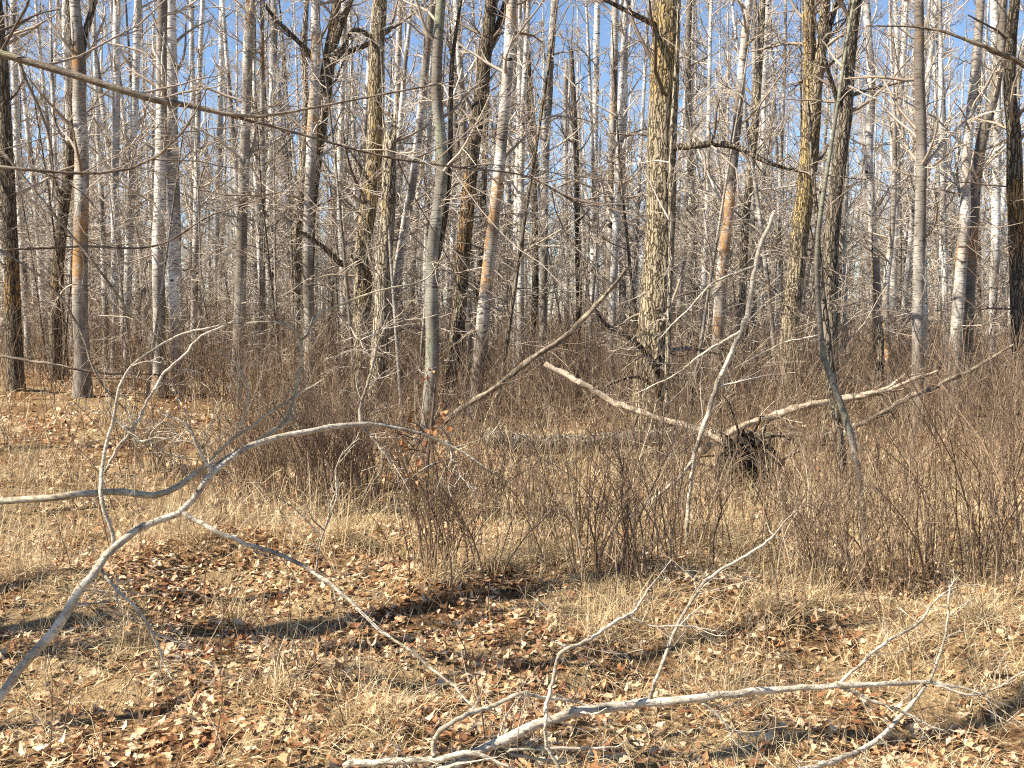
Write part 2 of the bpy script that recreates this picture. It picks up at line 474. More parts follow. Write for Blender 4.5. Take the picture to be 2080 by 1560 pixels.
def hero(name, mat, Y, pix, label, cat='tree', H=11.0, n1=19, n2=6, n3=3, crown_mat='twig', limbs=(), lower=7, sides=12,
         rough=0.03, group=None, L1=(0.7, 1.8), broken=False, seed=None, rmin=0.0038, lich=None):
    rng = np.random.default_rng(abs(hash((pix[0], len(pix), Y))) % 2**31 if seed is None else seed)
    top = -1 if broken else H
    S = stem_path(rng, pix, Y, top if top > 0 else 0)
    base = S[0, :3].copy(); base[2] = float(gh(base[0], base[1]))
    root = tag(empty(name, base), label, cat, group)
    S[:, :3] -= base
    dist_ = Y
    C = spline(S, max(24, int((S[-1, 2]) * (16 if sides > 14 else 5))))
    if rough > 0.0:
        k = len(C); w = np.cumsum(rng.normal(size=(k, 2)), 0); w -= np.linspace(0, 1, k)[:, None] * w[-1]
        C[:, :2] += w / max(1e-6, np.abs(w).max()) * min(0.02, C[:, 3].max() * 0.2)
    P, Rr = C[:, :3], np.maximum(C[:, 3], 0.006)
    mb = MB()
    if broken:
        # ragged end: the rim of the top ring is pulled up into splinters
        mb.tubes(P, Rr, sides, ridge=ridges(rng, rough * 2, sides))
        ring = np.arange(sides) + mb.n - sides
        Vt = mb.v[-1].copy()
        Vt[-sides:, 2] += rng.uniform(-0.04, 0.30, sides) * (1 + np.sin(np.arange(sides) / sides * 6.28))
        mb.v[-1] = Vt
        c = Vt[-sides:].mean(0) - np.array([0, 0, 0.12])
        o = mb.n
        mb.raw([c], None, None)
        mb.t.append(np.array([[ring[q], ring[(q + 1) % sides], o] for q in range(sides)]))
    else:
        mb.tubes(P, Rr, sides, ridge=ridges(rng, rough, sides))
    tk = mb.build('trunk', M[mat], root)
    if lich:
        z1, z2 = at(1040, lich[0], Y)[2] - base[2], at(1040, lich[1], Y)[2] - base[2]
        tk['lichen_z'] = float((z1 + z2) / 2); tk['lichen_w'] = float(abs(z1 - z2) / 2)
    for lp in limbs:
        lpix, lY = lp[0], lp[1]; lm = lp[2] if len(lp) > 2 else mat
        q = np.array([(*at(x, y, lY + dy), w / 2 / F * lY) for x, y, w, dy in lpix])
        q[:, :3] -= base
        if len(lp) > 3 and lp[3]:                      # carry the limb on upwards beyond the frame
            d = nrm(q[-1, :3] - q[-2, :3])
            for k in range(1, 4):
                d = nrm(d + rng.normal(size=3) * 0.12 + np.array([0, 0, 0.15])); q = np.vstack([q, [*(q[-1, :3] + d * lp[3] / 3), q[-1, 3] * 0.65]])
        c = spline(q, 22)
        lb = MB(); lb.tubes(c[:, :3], np.maximum(c[:, 3], 0.004), 8)
        o = lb.build('limb', M[lm], root)
        tw, tr = sprout(rng, c[None, :, :3], c[None, :, 3], 12, 6, 0.15, 1, (0.3, 0.9, 0), (30, 70), 0.5, 0.005, 0.18, 0.04)
        t2, tr2 = sprout(rng, tw, tr, 5, 4, 0.2, 1, (0.3, 0.6, 1), (25, 65), 0.6, 0.0038, 0.2, 0.04)
        for q_ in range(len(tw)):
            sb = MB(); sb.tubes(tw[q_], tr[q_], 4, var=rng.random(1)); sb.tubes(t2[q_ * 5:q_ * 5 + 5], tr2[q_ * 5:q_ * 5 + 5], 3, var=rng.random(5))
            sb.build('twig', M[crown_mat], o)
    if n1 or lower:
        t0 = min(0.9, max(0.3, 2.6 / max(1, P[-1, 2])))
        cb = crown(rng, P, Rr, n1, n2, n3, t0, 0.99, L1, 0.06, lower, (min(0.3, 0.9 / max(1, P[-1, 2])), t0 + 0.05), rmin)
        cb.build('crown', M[crown_mat], root)
    return root

HERO = [
 # name, bark, Y, [(x, y, width)...], label, options
 ('oak_tree', 'darkor', 19, [(28, 690, 34), (24, 560, 30), (18, 420, 29), (10, 260, 27), (2, 120, 24), (-8, 0, 22)], 'dark rough trunk at the left edge with an orange-brown flank', dict(lich=(420, 690), crown_mat='twigd')),
 ('birch_tree', 'white', 27, [(58, 720, 16), (48, 560, 15), (40, 430, 15), (32, 240, 13), (28, 0, 12)], 'thin white birch just right of the dark trunk at the left edge', {}),
 ('aspen_tree', 'darkor', 22, [(114, 700, 27), (117, 580, 25), (125, 470, 23), (142, 330, 20), (150, 200, 17), (146, 60, 16), (140, 0, 15)], 'dark leaning trunk with a bright orange foot at the left', dict(lich=(480, 700), crown_mat='twigd')),
 ('aspen_tree', 'white', 30, [(150, 740, 16), (142, 400, 15), (138, 200, 14), (134, 0, 13)], 'slim white birch hidden behind the forked grey aspen', {}),
 ('aspen_tree', 'grey', 18, [(166, 745, 34), (163, 600, 31), (165, 460, 29), (166, 330, 28), (162, 220, 27), (160, 110, 26), (152, 0, 20)], 'thick grey aspen forking near the top at the far left', dict(lich=(330, 560), limbs=[([(163, 130, 18, 0), (172, 70, 15, .1), (186, 25, 13, .15), (196, -20, 12, .2)], 18, 'dark', 3.5)])),
 ('birch_tree', 'white', 24, [(230, 750, 18), (234, 560, 17), (233, 400, 16), (236, 200, 15), (238, 0, 14)], 'slender white birch, first of a close pair of straight stems', {}),
 ('birch_tree', 'white', 25, [(256, 755, 19), (260, 560, 17), (266, 380, 16), (273, 200, 15), (279, 0, 14)], 'slender white birch leaning slightly right, second of a close pair', {}),
 ('aspen_tree', 'dark', 19, [(322, 560, 25), (324, 400, 25), (327, 260, 22), (330, 190, 20)], 'x', dict(skip=True)),
 ('aspen_tree', 'orange', 19, [(322, 750, 26), (322, 640, 25), (321, 520, 25), (325, 380, 24), (328, 260, 22), (330, 130, 21), (330, 0, 20)], 'straight aspen, the left and darker trunk of a tall twin pair', dict(seed=31)),
 ('aspen_tree', 'white', 20, [(362, 760, 30), (358, 640, 27), (355, 500, 25), (352, 350, 24), (350, 180, 22), (348, 0, 21)], 'straight white aspen with black scars, the right trunk of a tall twin pair', dict(seed=57)),
 ('aspen_tree', 'white', 31, [(408, 700, 12), (398, 400, 11), (392, 200, 10), (389, 0, 10)], 'very thin pale aspen standing right of the tall twin pair', {}),
 ('birch_tree', 'white', 33, [(440, 720, 13), (440, 480, 12), (448, 250, 12), (452, 0, 11)], 'thin white birch behind the long arching branch, left of the grey aspen', {}),
 ('aspen_tree', 'grey', 20, [(481, 775, 28), (486, 650, 24), (490, 520, 22), (495, 360, 21), (502, 200, 20), (505, 90, 20), (510, 0, 19)], 'mottled grey aspen with a swollen pale foot, alone left of centre', dict(seed=9)),
 ('elm_tree', 'snag', 22, [(604, 715, 34), (604, 600, 28), (600, 500, 24), (612, 380, 20), (622, 250, 15), (618, 100, 12)], 'brown rough-barked trunk directly behind the orange-flecked aspen', dict(crown_mat='twigd')),
 ('aspen_tree', 'orange', 20, [(630, 740, 24), (628, 600, 22), (627, 470, 21), (632, 340, 21), (637, 200, 20), (641, 80, 19), (642, 0, 18)], 'orange-flecked white aspen crossing in front of a dark leaning trunk', dict(lich=(120, 340), seed=12)),
 ('elm_tree', 'dark', 21, [(624, 700, 26), (627, 560, 25), (632, 420, 25), (646, 300, 25), (660, 200, 26), (667, 125, 27), (678, 50, 20), (684, 0, 18)], 'dark furrowed tree leaning right, forked into spreading limbs near the top', dict(crown_mat='twigd', limbs=[([(668, 135, 15, 0), (700, 108, 13, .1), (730, 98, 11, .2), (757, 84, 9, .3)], 21, 'dark', 1.5), ([(655, 185, 13, 0), (630, 110, 11, -.2), (590, 70, 8, -.4), (545, 20, 7, -.6)], 21, 'dark', 1.5), ([(668, 125, 16, 0), (690, 60, 13, -.1), (712, 0, 12, -.2)], 21, 'dark', 3.0)])),
 ('elm_tree', 'gold', 17, [(729, 800, 40), (734, 690, 37), (738, 580, 35), (742, 470, 34), (756, 370, 32), (763, 250, 30), (764, 130, 29), (771, 0, 28)], 'golden furrowed trunk rising beside the broken grey snag', dict(lich=(150, 480), sides=24, rough=0.07, crown_mat='twigd', limbs=[([(748, 480, 12, 0), (700, 540, 12, -.3), (655, 500, 9, -.5), (610, 470, 6, -.7)], 17, 'dark'), ([(765, 80, 10, 0), (720, 60, 9, -.3), (690, 100, 9, -.6), (660, 120, 6, -.8)], 17, 'dark')])),
 ('broken_snag', 'snag', 15.6, [(768, 800, 36), (774, 680, 32), (780, 560, 30), (787, 440, 29), (791, 340, 28), (792, 285, 27)], 'dead snag with a splintered broken top beside the golden trunk', dict(broken=True, n1=0, lower=5, sides=24, rough=0.06, crown_mat='twigd')),
 ('aspen_tree', 'orange', 23, [(783, 770, 20), (796, 640, 19), (818, 490, 18), (840, 360, 17), (856, 230, 16), (868, 100, 16), (879, 0, 15)], 'pale aspen leaning right behind the broken snag', {}),
 ('maple_tree', 'lichen', 14, [(872, 840, 30), (880, 720, 28), (880, 600, 27), (880, 510, 25), (890, 430, 24), (900, 350, 23), (896, 270, 22), (888, 180, 21), (892, 60, 20), (896, 0, 19)], 'crooked grey-green lichened trunk standing left of the dark leaning pair', dict(seed=77, limbs=[([(884, 540, 14, 0), (902, 450, 13, .1), (912, 360, 12, .1), (915, 280, 11, .1), (918, 130, 9, .1)], 14, 'dark', 2.5)])),
 ('aspen_tree', 'darkor', 18, [(915, 790, 30), (927, 690, 30), (938, 560, 30), (948, 440, 29), (960, 320, 28), (974, 210, 27), (986, 110, 26), (998, 0, 24)], 'dark leaning trunk striped with orange, forked near the top', dict(lich=(300, 640), sides=20, rough=0.05, crown_mat='twigd', limbs=[([(990, 110, 15, 0), (1006, 70, 15, .1), (1020, 30, 14, .1), (1032, -10, 13, .1)], 18, 'dark', 3.0)])),
 ('aspen_tree', 'orange', 17, [(966, 830, 28), (975, 730, 27), (984, 620, 26), (997, 500, 25), (1010, 390, 23), (1021, 270, 22), (1033, 120, 21), (1042, 0, 20)], 'pale leaning aspen with a vivid orange band at mid height', dict(lich=(430, 610), seed=3)),
 ('birch_tree', 'white', 30, [(1046, 720, 13), (1036, 500, 13), (1034, 300, 12), (1050, 0, 11)], 'thin white birch right behind the orange-banded aspen', {}),
 ('aspen_tree', 'grey', 23, [(1098, 770, 18), (1103, 640, 17), (1104, 500, 16), (1106, 330, 16), (1112, 200, 15), (1122, 60, 14), (1126, 0, 13)], 'slim grey aspen in the middle, left of the open blue gap', dict(limbs=[([(1104, 330, 10, 0), (1118, 200, 9, .1), (1120, 90, 8, .1), (1126, 0, 8, .1)], 23, 'dark', 2)])),
 ('aspen_tree', 'darkor', 24, [(1082, 770, 16), (1086, 640, 15), (1088, 520, 14), (1086, 400, 13), (1078, 250, 12), (1072, 100, 10)], 'thin ochre-footed stem left of the slim grey aspen in the middle', dict(lich=(560, 760))),
 ('birch_tree', 'white', 32, [(1204, 760, 14), (1206, 500, 13), (1210, 250, 13), (1214, 0, 12)], 'white birch in the mid-distance, leftmost of those left of the big golden trunk', {}),
 ('birch_tree', 'grey', 25, [(1240, 800, 19), (1240, 600, 17), (1240, 400, 16), (1246, 200, 15), (1250, 0, 14)], 'straight grey birch two stems left of the big golden trunk', {}),
 ('birch_tree', 'white', 27, [(1262, 790, 16), (1266, 560, 15), (1264, 350, 15), (1268, 150, 14), (1266, 0, 13)], 'straight white birch nearest on the left to the big golden trunk', {}),
 ('elm_tree', 'gold', 14.3, [(1318, 880, 84), (1324, 800, 74), (1330, 690, 66), (1337, 560, 61), (1343, 420, 58), (1344, 300, 58), (1349, 180, 56), (1352, 80, 55), (1355, 0, 54)], 'big golden furrowed trunk, the thickest in the wood', dict(lich=(0, 260), sides=40, rough=0.075, H=14, crown_mat='twigd', L1=(1.2, 3.0), limbs=[
     ([(1362, 300, 15, -.1), (1410, 296, 14, -.3), (1455, 292, 13, -.4), (1500, 300, 12, -.6), (1560, 330, 9, -.8), (1640, 350, 6, -1.0)], 14.3, 'dark', 0.8),
     ([(1340, 760, 14, -.2), (1310, 715, 12, -.5), (1270, 680, 9, -.7), (1232, 660, 8, -.8), (1204, 622, 6, -.9)], 14.3, 'dark'),
     ([(1345, 745, 14, -.2), (1400, 785, 12, -.5), (1440, 830, 9, -.7), (1470, 870, 7, -.9)], 14.3, 'dark'),
     ([(1330, 50, 12, -.1), (1290, 30, 10, -.3), (1240, 5, 8, -.5)], 14.3, 'dark', 1.0),
     ([(1335, 790, 9, -.2), (1290, 765, 8, -.5), (1240, 780, 6, -.7), (1200, 810, 5, -.9)], 14.3, 'dark')])),
 ('sapling', 'snag', 13.6, [(1352, 860, 11), (1356, 700, 10), (1360, 550, 9), (1361, 420, 9), (1362, 300, 8), (1368, 200, 7)], 'slim pale sapling growing against the big golden trunk', dict(H=5.6, n1=8, lower=4)),
 ('aspen_tree', 'orange', 18, [(1452, 790, 26), (1460, 650, 25), (1468, 540, 24), (1480, 430, 22), (1490, 330, 20), (1500, 220, 18), (1511, 100, 17), (1521, 0, 16)], 'orange-lichened aspen first right of the big golden trunk', dict(lich=(380, 520), seed=21)),
 ('aspen_tree', 'snag', 21, [(1500, 750, 18), (1506, 600, 17), (1512, 450, 17), (1528, 300, 16), (1540, 150, 15), (1548, 0, 14)], 'yellowish slim trunk between the orange-lichened aspen and the forked elm', {}),
 ('birch_tree', 'white', 29, [(1552, 730, 13), (1545, 520, 12), (1550, 240, 11), (1558, 0, 11)], 'thin white birch just left of the forked golden elm', {}),
 ('elm_tree', 'gold', 17.5, [(1596, 760, 36), (1606, 640, 36), (1620, 520, 36), (1634, 400, 35), (1645, 280, 36), (1650, 190, 36), (1644, 90, 26), (1642, 0, 24)], 'golden elm splitting into two upright stems right of the big trunk', dict(lich=(0, 520), sides=24, rough=0.07, crown_mat='twigd', limbs=[([(1652, 230, 24, -.1), (1664, 140, 23, -.2), (1672, 60, 22, -.2), (1676, -10, 21, -.2)], 17.5, 'gold', 4.0), ([(1668, 120, 13, 0), (1684, 60, 12, .2), (1698, 10, 11, .3), (1704, -15, 10, .3)], 17.5, 'dark', 2.0)])),
 ('elm_tree', 'dark', 16.5, [(1690, 800, 32), (1688, 690, 31), (1688, 560, 30), (1694, 450, 29), (1706, 340, 28), (1719, 240, 27), (1726, 130, 26), (1740, 0, 24)], 'dark shaggy trunk close right of the forked golden elm', dict(sides=24, rough=0.07, crown_mat='twigd', limbs=[([(1716, 250, 11, 0), (1690, 170, 10, -.1), (1678, 130, 8, -.2)], 16.5, 'dark', 1)])),
 ('birch_tree', 'white', 22, [(1790, 800, 19), (1786, 680, 18), (1780, 560, 17), (1772, 430, 17), (1766, 300, 17), (1770, 180, 16), (1762, 60, 15), (1758, 0, 15)], 'clean white birch standing in the open blue gap at the right', dict(seed=5)),
 ('birch_tree', 'white', 26, [(1812, 790, 15), (1816, 600, 14), (1820, 420, 14), (1824, 240, 13), (1836, 120, 11), (1842, 0, 10)], 'pale twisted birch with twin stems right of the blue gap', dict(limbs=[([(1819, 420, 10, 0), (1812, 300, 10, .1), (1822, 150, 9, .1), (1818, 0, 8, .2)], 26, 'white', 2)])),
 ('stump', 'dark', 15, [(1789, 850, 13), (1789, 760, 13), (1789, 690, 12)], 'short dark broken post-like stump in front of the white birch', dict(broken=True, n1=0, lower=0)),
 ('aspen_tree', 'orange', 21, [(1806, 800, 15), (1803, 700, 15), (1800, 620, 14), (1812, 480, 12), (1818, 350, 10)], 'short orange-barked stem beside the dark stump', dict(lich=(600, 760), H=7.5)),
 ('aspen_tree', 'grey', 14, [(1862, 905, 27), (1864, 800, 25), (1865, 690, 24), (1868, 560, 23), (1872, 420, 22), (1874, 280, 21), (1870, 150, 20), (1869, 0, 18)], 'smooth grey aspen with a blackened foot, straight and branchless', dict(seed=8)),
 ('aspen_tree', 'orange', 18, [(1936, 800, 26), (1942, 680, 25), (1950, 560, 23), (1960, 440, 21), (1962, 330, 19), (1972, 210, 18), (1983, 90, 17), (1990, 0, 16)], 'orange-footed aspen, the left stem of a leaning pair at the right', dict(lich=(450, 580))),
 ('aspen_tree', 'grey', 18.6, [(1964, 700, 22), (1970, 560, 22), (1976, 440, 22), (1984, 340, 22), (1996, 270, 21), (2012, 215, 20), (2026, 140, 18), (2036, 0, 17)], 'crooked grey aspen, the right stem of a leaning pair at the right', dict(lich=(440, 560))),
 ('birch_tree', 'white', 24, [(2014, 760, 17), (2018, 560, 17), (2022, 380, 17), (2024, 200, 16), (2020, 0, 16)], 'white birch behind the crooked pair near the right edge', {}),
 ('birch_tree', 'white', 28, [(1912, 740, 13), (1914, 520, 12), (1918, 300, 12), (1908, 100, 11), (1902, 0, 11)], 'thin white birch between the smooth grey aspen and the leaning pair', {}),
 ('oak_tree', 'darkor', 16, [(2072, 760, 36), (2070, 620, 34), (2066, 480, 32), (2062, 380, 31), (2060, 280, 28), (2052, 180, 24), (2056, 60, 22), (2062, 0, 20)], 'rough dark trunk with an ochre patch at the right edge', dict(lich=(340, 460), crown_mat='twigd', sides=20, rough=0.05)),
 ('birch_tree', 'white', 34, [(1150, 740, 12), (1152, 560, 11), (1148, 350, 10), (1150, 120, 9)], 'faint thin birch standing low in the central blue gap', dict(H=8)),
 ('aspen_tree', 'dark', 28, [(1174, 760, 14), (1176, 600, 13), (1172, 430, 12), (1168, 260, 11), (1160, 100, 9)], 'thin dark stem at the right rim of the central blue gap', dict(H=9, crown_mat='twigd')),
 ('birch_tree', 'white', 30, [(550, 720, 13), (546, 500, 13), (552, 250, 12), (556, 0, 11)], 'thin white birch midway between the grey and the orange-flecked aspens', {}),
 ('birch_tree', 'white', 26, [(700, 740, 14), (697, 560, 14), (690, 380, 13), (694, 180, 12), (700, 0, 11)], 'thin white birch between the dark leaning tree and the golden trunk', {}),
 ('aspen_tree', 'grey', 26, [(1412, 780, 16), (1410, 600, 15), (1404, 420, 14), (1398, 200, 13), (1400, 0, 12)], 'thin grey aspen touching the right side of the big golden trunk', {}),
]
HASHSEED = 100
for h in HERO:
    o = dict(h[5])
    if o.pop('skip', False): continue
    HASHSEED += 1
    o.setdefault('seed', HASHSEED)
    hero(h[0], h[1], h[2], h[3], h[4], cat='snag' if h[0] == 'broken_snag' else ('stump' if h[0] == 'stump' else ('sapling' if h[0] == 'sapling' else 'tree')), **o)

# the crooked young birch standing in front of the brush on the right
hero('sapling', 'lichen', 7.6, [(1764, 1150, 14), (1752, 1060, 14), (1742, 950, 14), (1724, 870, 14), (1700, 800, 14), (1672, 725, 13), (1664, 640, 11), (1660, 540, 10), (1668, 430, 9), (1684, 330, 8), (1702, 220, 7), (1722, 80, 6)],
     'crooked thin sapling with pale blotched bark in front of the brush', cat='sapling', H=5.0, n1=9, n2=5, n3=2, lower=6, seed=44, L1=(0.4, 1.0), rmin=0.003, crown_mat='twigd')
hero('sapling', 'dark', 10.5, [(1712, 960, 22), (1700, 860, 21), (1688, 760, 18), (1680, 680, 14), (1672, 600, 11)],
     'dark slanting stem just behind the crooked thin sapling', cat='sapling', H=3.6, n1=7, n2=4, n3=2, lower=3, seed=45, L1=(0.4, 0.9), rmin=0.003, crown_mat='twigd')

# trees standing just out of frame to the left: they throw the long shadow stripes over the clearing
def offtree(x, y, r, H, mat, label, seed, limbs=()):
    rng = np.random.default_rng(seed)
    z0 = float(gh(x, y))
    root = tag(empty('aspen_tree', (x, y, z0)), label, 'tree', 'trees beside the clearing, outside the view')
    k = 30
    w = np.cumsum(rng.normal(size=(k, 2)) * 0.03, 0)
    P = np.stack([w[:, 0], w[:, 1], np.linspace(-0.06, H, k)], -1)
    Rr = r * np.linspace(1.1, 0.12, k) ** 0.8
    mb = MB(); mb.tubes(P, Rr, 12); mb.build('trunk', M[mat], root)
    crown(rng, P, Rr, 12, 5, 2, 0.5, 0.99, (0.6, 1.5), 0.06, 3, (0.2, 0.45)).build('crown', M['twig'], root)
    for c in limbs:
        c = spline(np.asarray(c), 40); c[:, :3] -= np.array([x, y, z0])
        lb = MB(); lb.tubes(c[:, :3], c[:, 3], 8); o = lb.build('limb', M['deadb'], root)
        tw, tr = sprout(rng, c[None, :, :3], c[None, :, 3], 22, 7, 0.3, 1, (0.4, 1.3, 0), (20, 60), 0.5, 0.0032, 0.13, 0.02)
        t2, tr2 = sprout(rng, tw, tr, 5, 4, 0.2, 1, (0.2, 0.5, 1), (25, 60), 0.6, 0.002, 0.16, 0.03)
        for q in range(len(tw)):
            sb = MB(); sb.tubes(tw[q], np.minimum(tr[q], 0.006), 5, var=rng.random(1)); sb.tubes(t2[q * 5:q * 5 + 5], tr2[q * 5:q * 5 + 5], 3, var=rng.random(5))
            sb.build('twig', M['twigd'], o)
    return root

def pp(lst, s=1.0):
    """rows (px, py, Y, width px) -> (x, y, z, r)"""
    return np.array([(*at(x, y, Y), w / 2 / F * Y * s) for x, y, Y, w in lst])

upper = np.vstack([[(-5.2, 4.67, 2.95, 0.03)], pp([(-160, 60, 4.2, 18), (0, 108, 4.2, 16), (150, 152, 4.2, 15), (250, 184, 4.2, 14), (330, 207, 4.25, 13), (430, 222, 4.3, 10), (480, 238, 4.3, 8), (560, 232, 4.3, 6), (640, 218, 4.35, 5), (760, 195, 4.4, 4), (920, 165, 4.5, 3)])])
upper2 = pp([(470, 236, 4.3, 7), (560, 258, 4.35, 6), (680, 292, 4.4, 5), (800, 322, 4.45, 4.5), (930, 340, 4.5, 4), (1080, 362, 4.6, 3), (1180, 420, 4.7, 2)])
upper3 = np.vstack([[(-5.15, 4.67, 2.0, 0.02)], pp([(-80, 330, 3.9, 8), (60, 345, 3.9, 7), (200, 352, 4.0, 6), (300, 330, 4.0, 5), (370, 270, 4.0, 4), (420, 180, 4.1, 3)])])
offtree(-5.2, 4.67, 0.12, 11, 'grey', 'tree beyond the left edge reaching long lichen-flecked branches across the upper left', 301, [upper, upper2, upper3])
for q, (x, y, r, m) in enumerate([(-7.6, 7.9, .12, 'grey'), (-6.5, 3.56, .10, 'white'), (-5.7, 4.98, .07, 'grey'), (-6.6, 6.5, .12, 'white'), (-4.4, 2.36, .09, 'white'), (-4.7, 3.4, .06, 'grey'), (-9.5, 9.2, .14, 'grey'), (-11.5, 10.4, .13, 'white')]):
    offtree(x, y, r, 10.5, m, 'aspen out of view to the left of the clearing', 302 + q)

# ------------------------------------------------------------------ the wood behind: copies of a few bare trees and saplings
def proto_tree(seed, H, r, mat, n1, n2, n3, t0, cm='twig', L1=(0.5, 1.5), lower=7, lean=0.02, rmin=0.0062, name='aspen_tree'):
    rng = np.random.default_rng(seed)
    k = 26
    d = np.cumsum(rng.normal(size=(k, 2)) * 0.010, 0) + rng.normal(size=2) * lean
    w = np.cumsum(d, 0) * H / k
    P = np.stack([w[:, 0], w[:, 1], np.linspace(-0.1, H, k)], -1)
    Rr = np.maximum(r * np.linspace(1.08, 0.1, k) ** 0.75, 0.008)
    mb = MB(); mb.tubes(P, Rr, 8)
    tm = mb.mesh('trunk', M[mat])
    cm_ = crown(rng, P, Rr, n1, n2, n3, t0, 0.995, L1, 0.09, lower, (0.08, t0 + 0.1), rmin).mesh('crown', M[cm])
    return name, tm, cm_

PROTO = [
 proto_tree(401, 12.5, .075, 'white', 38, 8, 3, .24, L1=(.6, 2.0), lower=24),
 proto_tree(402, 13.5, .085, 'white', 38, 8, 3, .28, L1=(.7, 2.1), lower=22),
 proto_tree(403, 11.5, .06, 'grey', 38, 8, 3, .20, L1=(.6, 1.8), lower=26),
 proto_tree(404, 12.0, .07, 'white', 38, 8, 3, .22, L1=(.6, 1.9), lower=22),
 proto_tree(405, 13.0, .09, 'orange', 38, 8, 3, .24, L1=(.7, 2.1), lower=24),
 proto_tree(406, 11.0, .055, 'white', 38, 8, 3, .20, L1=(.5, 1.7), lower=22, lean=.05),
 proto_tree(407, 12.0, .08, 'dark', 38, 8, 3, .18, 'twigd', (.8, 2.3), 22, .04, name='elm_tree'),
]
SAP = [
 proto_tree(451, 5.5, .026, 'grey', 20, 7, 3, .18, 'twig', (.5, 1.4), 6, .08, .0045, 'sapling'),
 proto_tree(452, 4.5, .022, 'grey', 18, 7, 3, .15, 'twig', (.5, 1.3), 6, .12, .0045, 'sapling'),
 proto_tree(453, 6.5, .032, 'dark', 22, 7, 3, .20, 'twigd', (.6, 1.6), 6, .10, .0045, 'sapling'),
 proto_tree(454, 3.4, .018, 'snag', 16, 7, 3, .10, 'twig', (.4, 1.1), 5, .10, .0042, 'sapling'),
]
def place(proto, x, y, rz, sc, label, cat, group):
    nm, tm, cm = proto
    r = tag(empty(nm, (x, y, float(gh(x, y)))), label, cat, group)
    r.rotation_euler = (0, 0, rz); r.scale = (sc, sc, sc)
    link('trunk', tm, r); link('crown', cm, r)
    return r

rng = np.random.default_rng(77)
GAPS = [(1108, 1150, 70), (1722, 1765, 60), (1792, 1815, 50)]
def in_gap(px, y):
    return any(a < px < b and y < lim for a, b, lim in GAPS)
pts = []
tries = 0
while len(pts) < 285 and tries < 60000:
    tries += 1
    y = math.sqrt(rng.uniform(20.0 ** 2, 60.0 ** 2)); px = rng.uniform(-40, 2120)
    x = (px - 1040) / F * y
    if in_gap(px, y): continue
    if all((x - a) ** 2 + (y - b) ** 2 > (0.8 + 0.006 * y) ** 2 for a, b in pts): pts.append((x, y))
LAND = [(0, 'the left edge'), (25, 'the dark edge trunk'), (118, 'the orange-footed trunk'), (163, 'the forked grey aspen'), (245, 'the close birch pair'), (340, 'the tall twin aspens'), (490, 'the swollen-footed aspen'),
        (628, 'the orange-flecked aspen'), (745, 'the golden trunk'), (785, 'the broken snag'), (885, 'the lichened trunk'), (950, 'the dark leaning trunk'), (1000, 'the orange-banded aspen'), (1104, 'the slim central aspen'),
        (1245, 'the straight grey birch'), (1335, 'the big golden trunk'), (1475, 'the orange-lichened aspen'), (1625, 'the forked golden elm'), (1695, 'the shaggy dark trunk'), (1778, 'the clean white birch'), (1868, 'the smooth grey aspen'), (1960, 'the leaning pair'), (2066, 'the right edge trunk'), (2080, 'the right edge')]
def between(x, y):
    px = 1040 + x / y * F
    if px <= 0 or px >= 2080: return None
    k = max(i for i, l in enumerate(LAND) if l[0] <= px)
    return 'between %s and %s' % (LAND[k][1], LAND[min(k + 1, len(LAND) - 1)][1])
ORD = 'first second third fourth fifth sixth seventh eighth ninth tenth eleventh twelfth thirteenth fourteenth fifteenth sixteenth seventeenth eighteenth nineteenth twentieth'.split()
QUEUE = []
def number_labels():
    """alike trees in one gap between two named trunks are told apart by their order from left to right"""
    sets = {}
    for o, kw, w, x, y in QUEUE: sets.setdefault((kw, w), []).append((x / y, o))
    for (kw, w), l in sets.items():
        l.sort(key=lambda t: t[0])
        for q, (_, o) in enumerate(l):
            if w is None: o['label'] = kw + ' standing out of view beside the wood'
            else: o['label'] = ('%s %s from left %s' % (ORD[min(q, 19)], kw, w)) if len(l) > 1 else '%s %s' % (kw, w)
PK = ['white', 'white', 'grey', 'white', 'orange', 'white', 'dark']
KW = {'white': 'slim white aspen', 'grey': 'slim grey aspen', 'orange': 'slim ochre-flecked aspen', 'dark': 'slim dark elm'}
for x, y in pts:
    k = rng.choice(7, p=[.2, .18, .13, .2, .1, .12, .07])
    w = between(x, y)
    o = place(PROTO[k], x, y, rng.uniform(0, 6.28), rng.uniform(.8, 1.2), 'x', 'tree', PK[k] + ' stems in the wood behind')
    QUEUE.append((o, KW[PK[k]], w, x, y))
n = 0
spts = []
while n < 190:
    y = math.sqrt(rng.uniform(14.5 ** 2, 42.0 ** 2)); px = rng.uniform(-60, 2140)
    x = (px - 1040) / F * y
    if in_gap(px, y + 10) or (y < 17 and px < 460): continue
    if any((x - a) ** 2 + (y - b) ** 2 < 0.7 for a, b in spts): continue
    spts.append((x, y)); k = rng.choice(4, p=[.34, .3, .12, .24])
    kw = ['pale spindly', 'crooked brown', 'dark spindly', 'short bushy'][k] + ' sapling'
    o = place(SAP[k], x, y, rng.uniform(0, 6.28), rng.uniform(.75, 1.25), 'x', 'sapling', kw + 's between the trunks')
    QUEUE.append((o, kw, between(x, y), x, y))
    n += 1
number_labels()

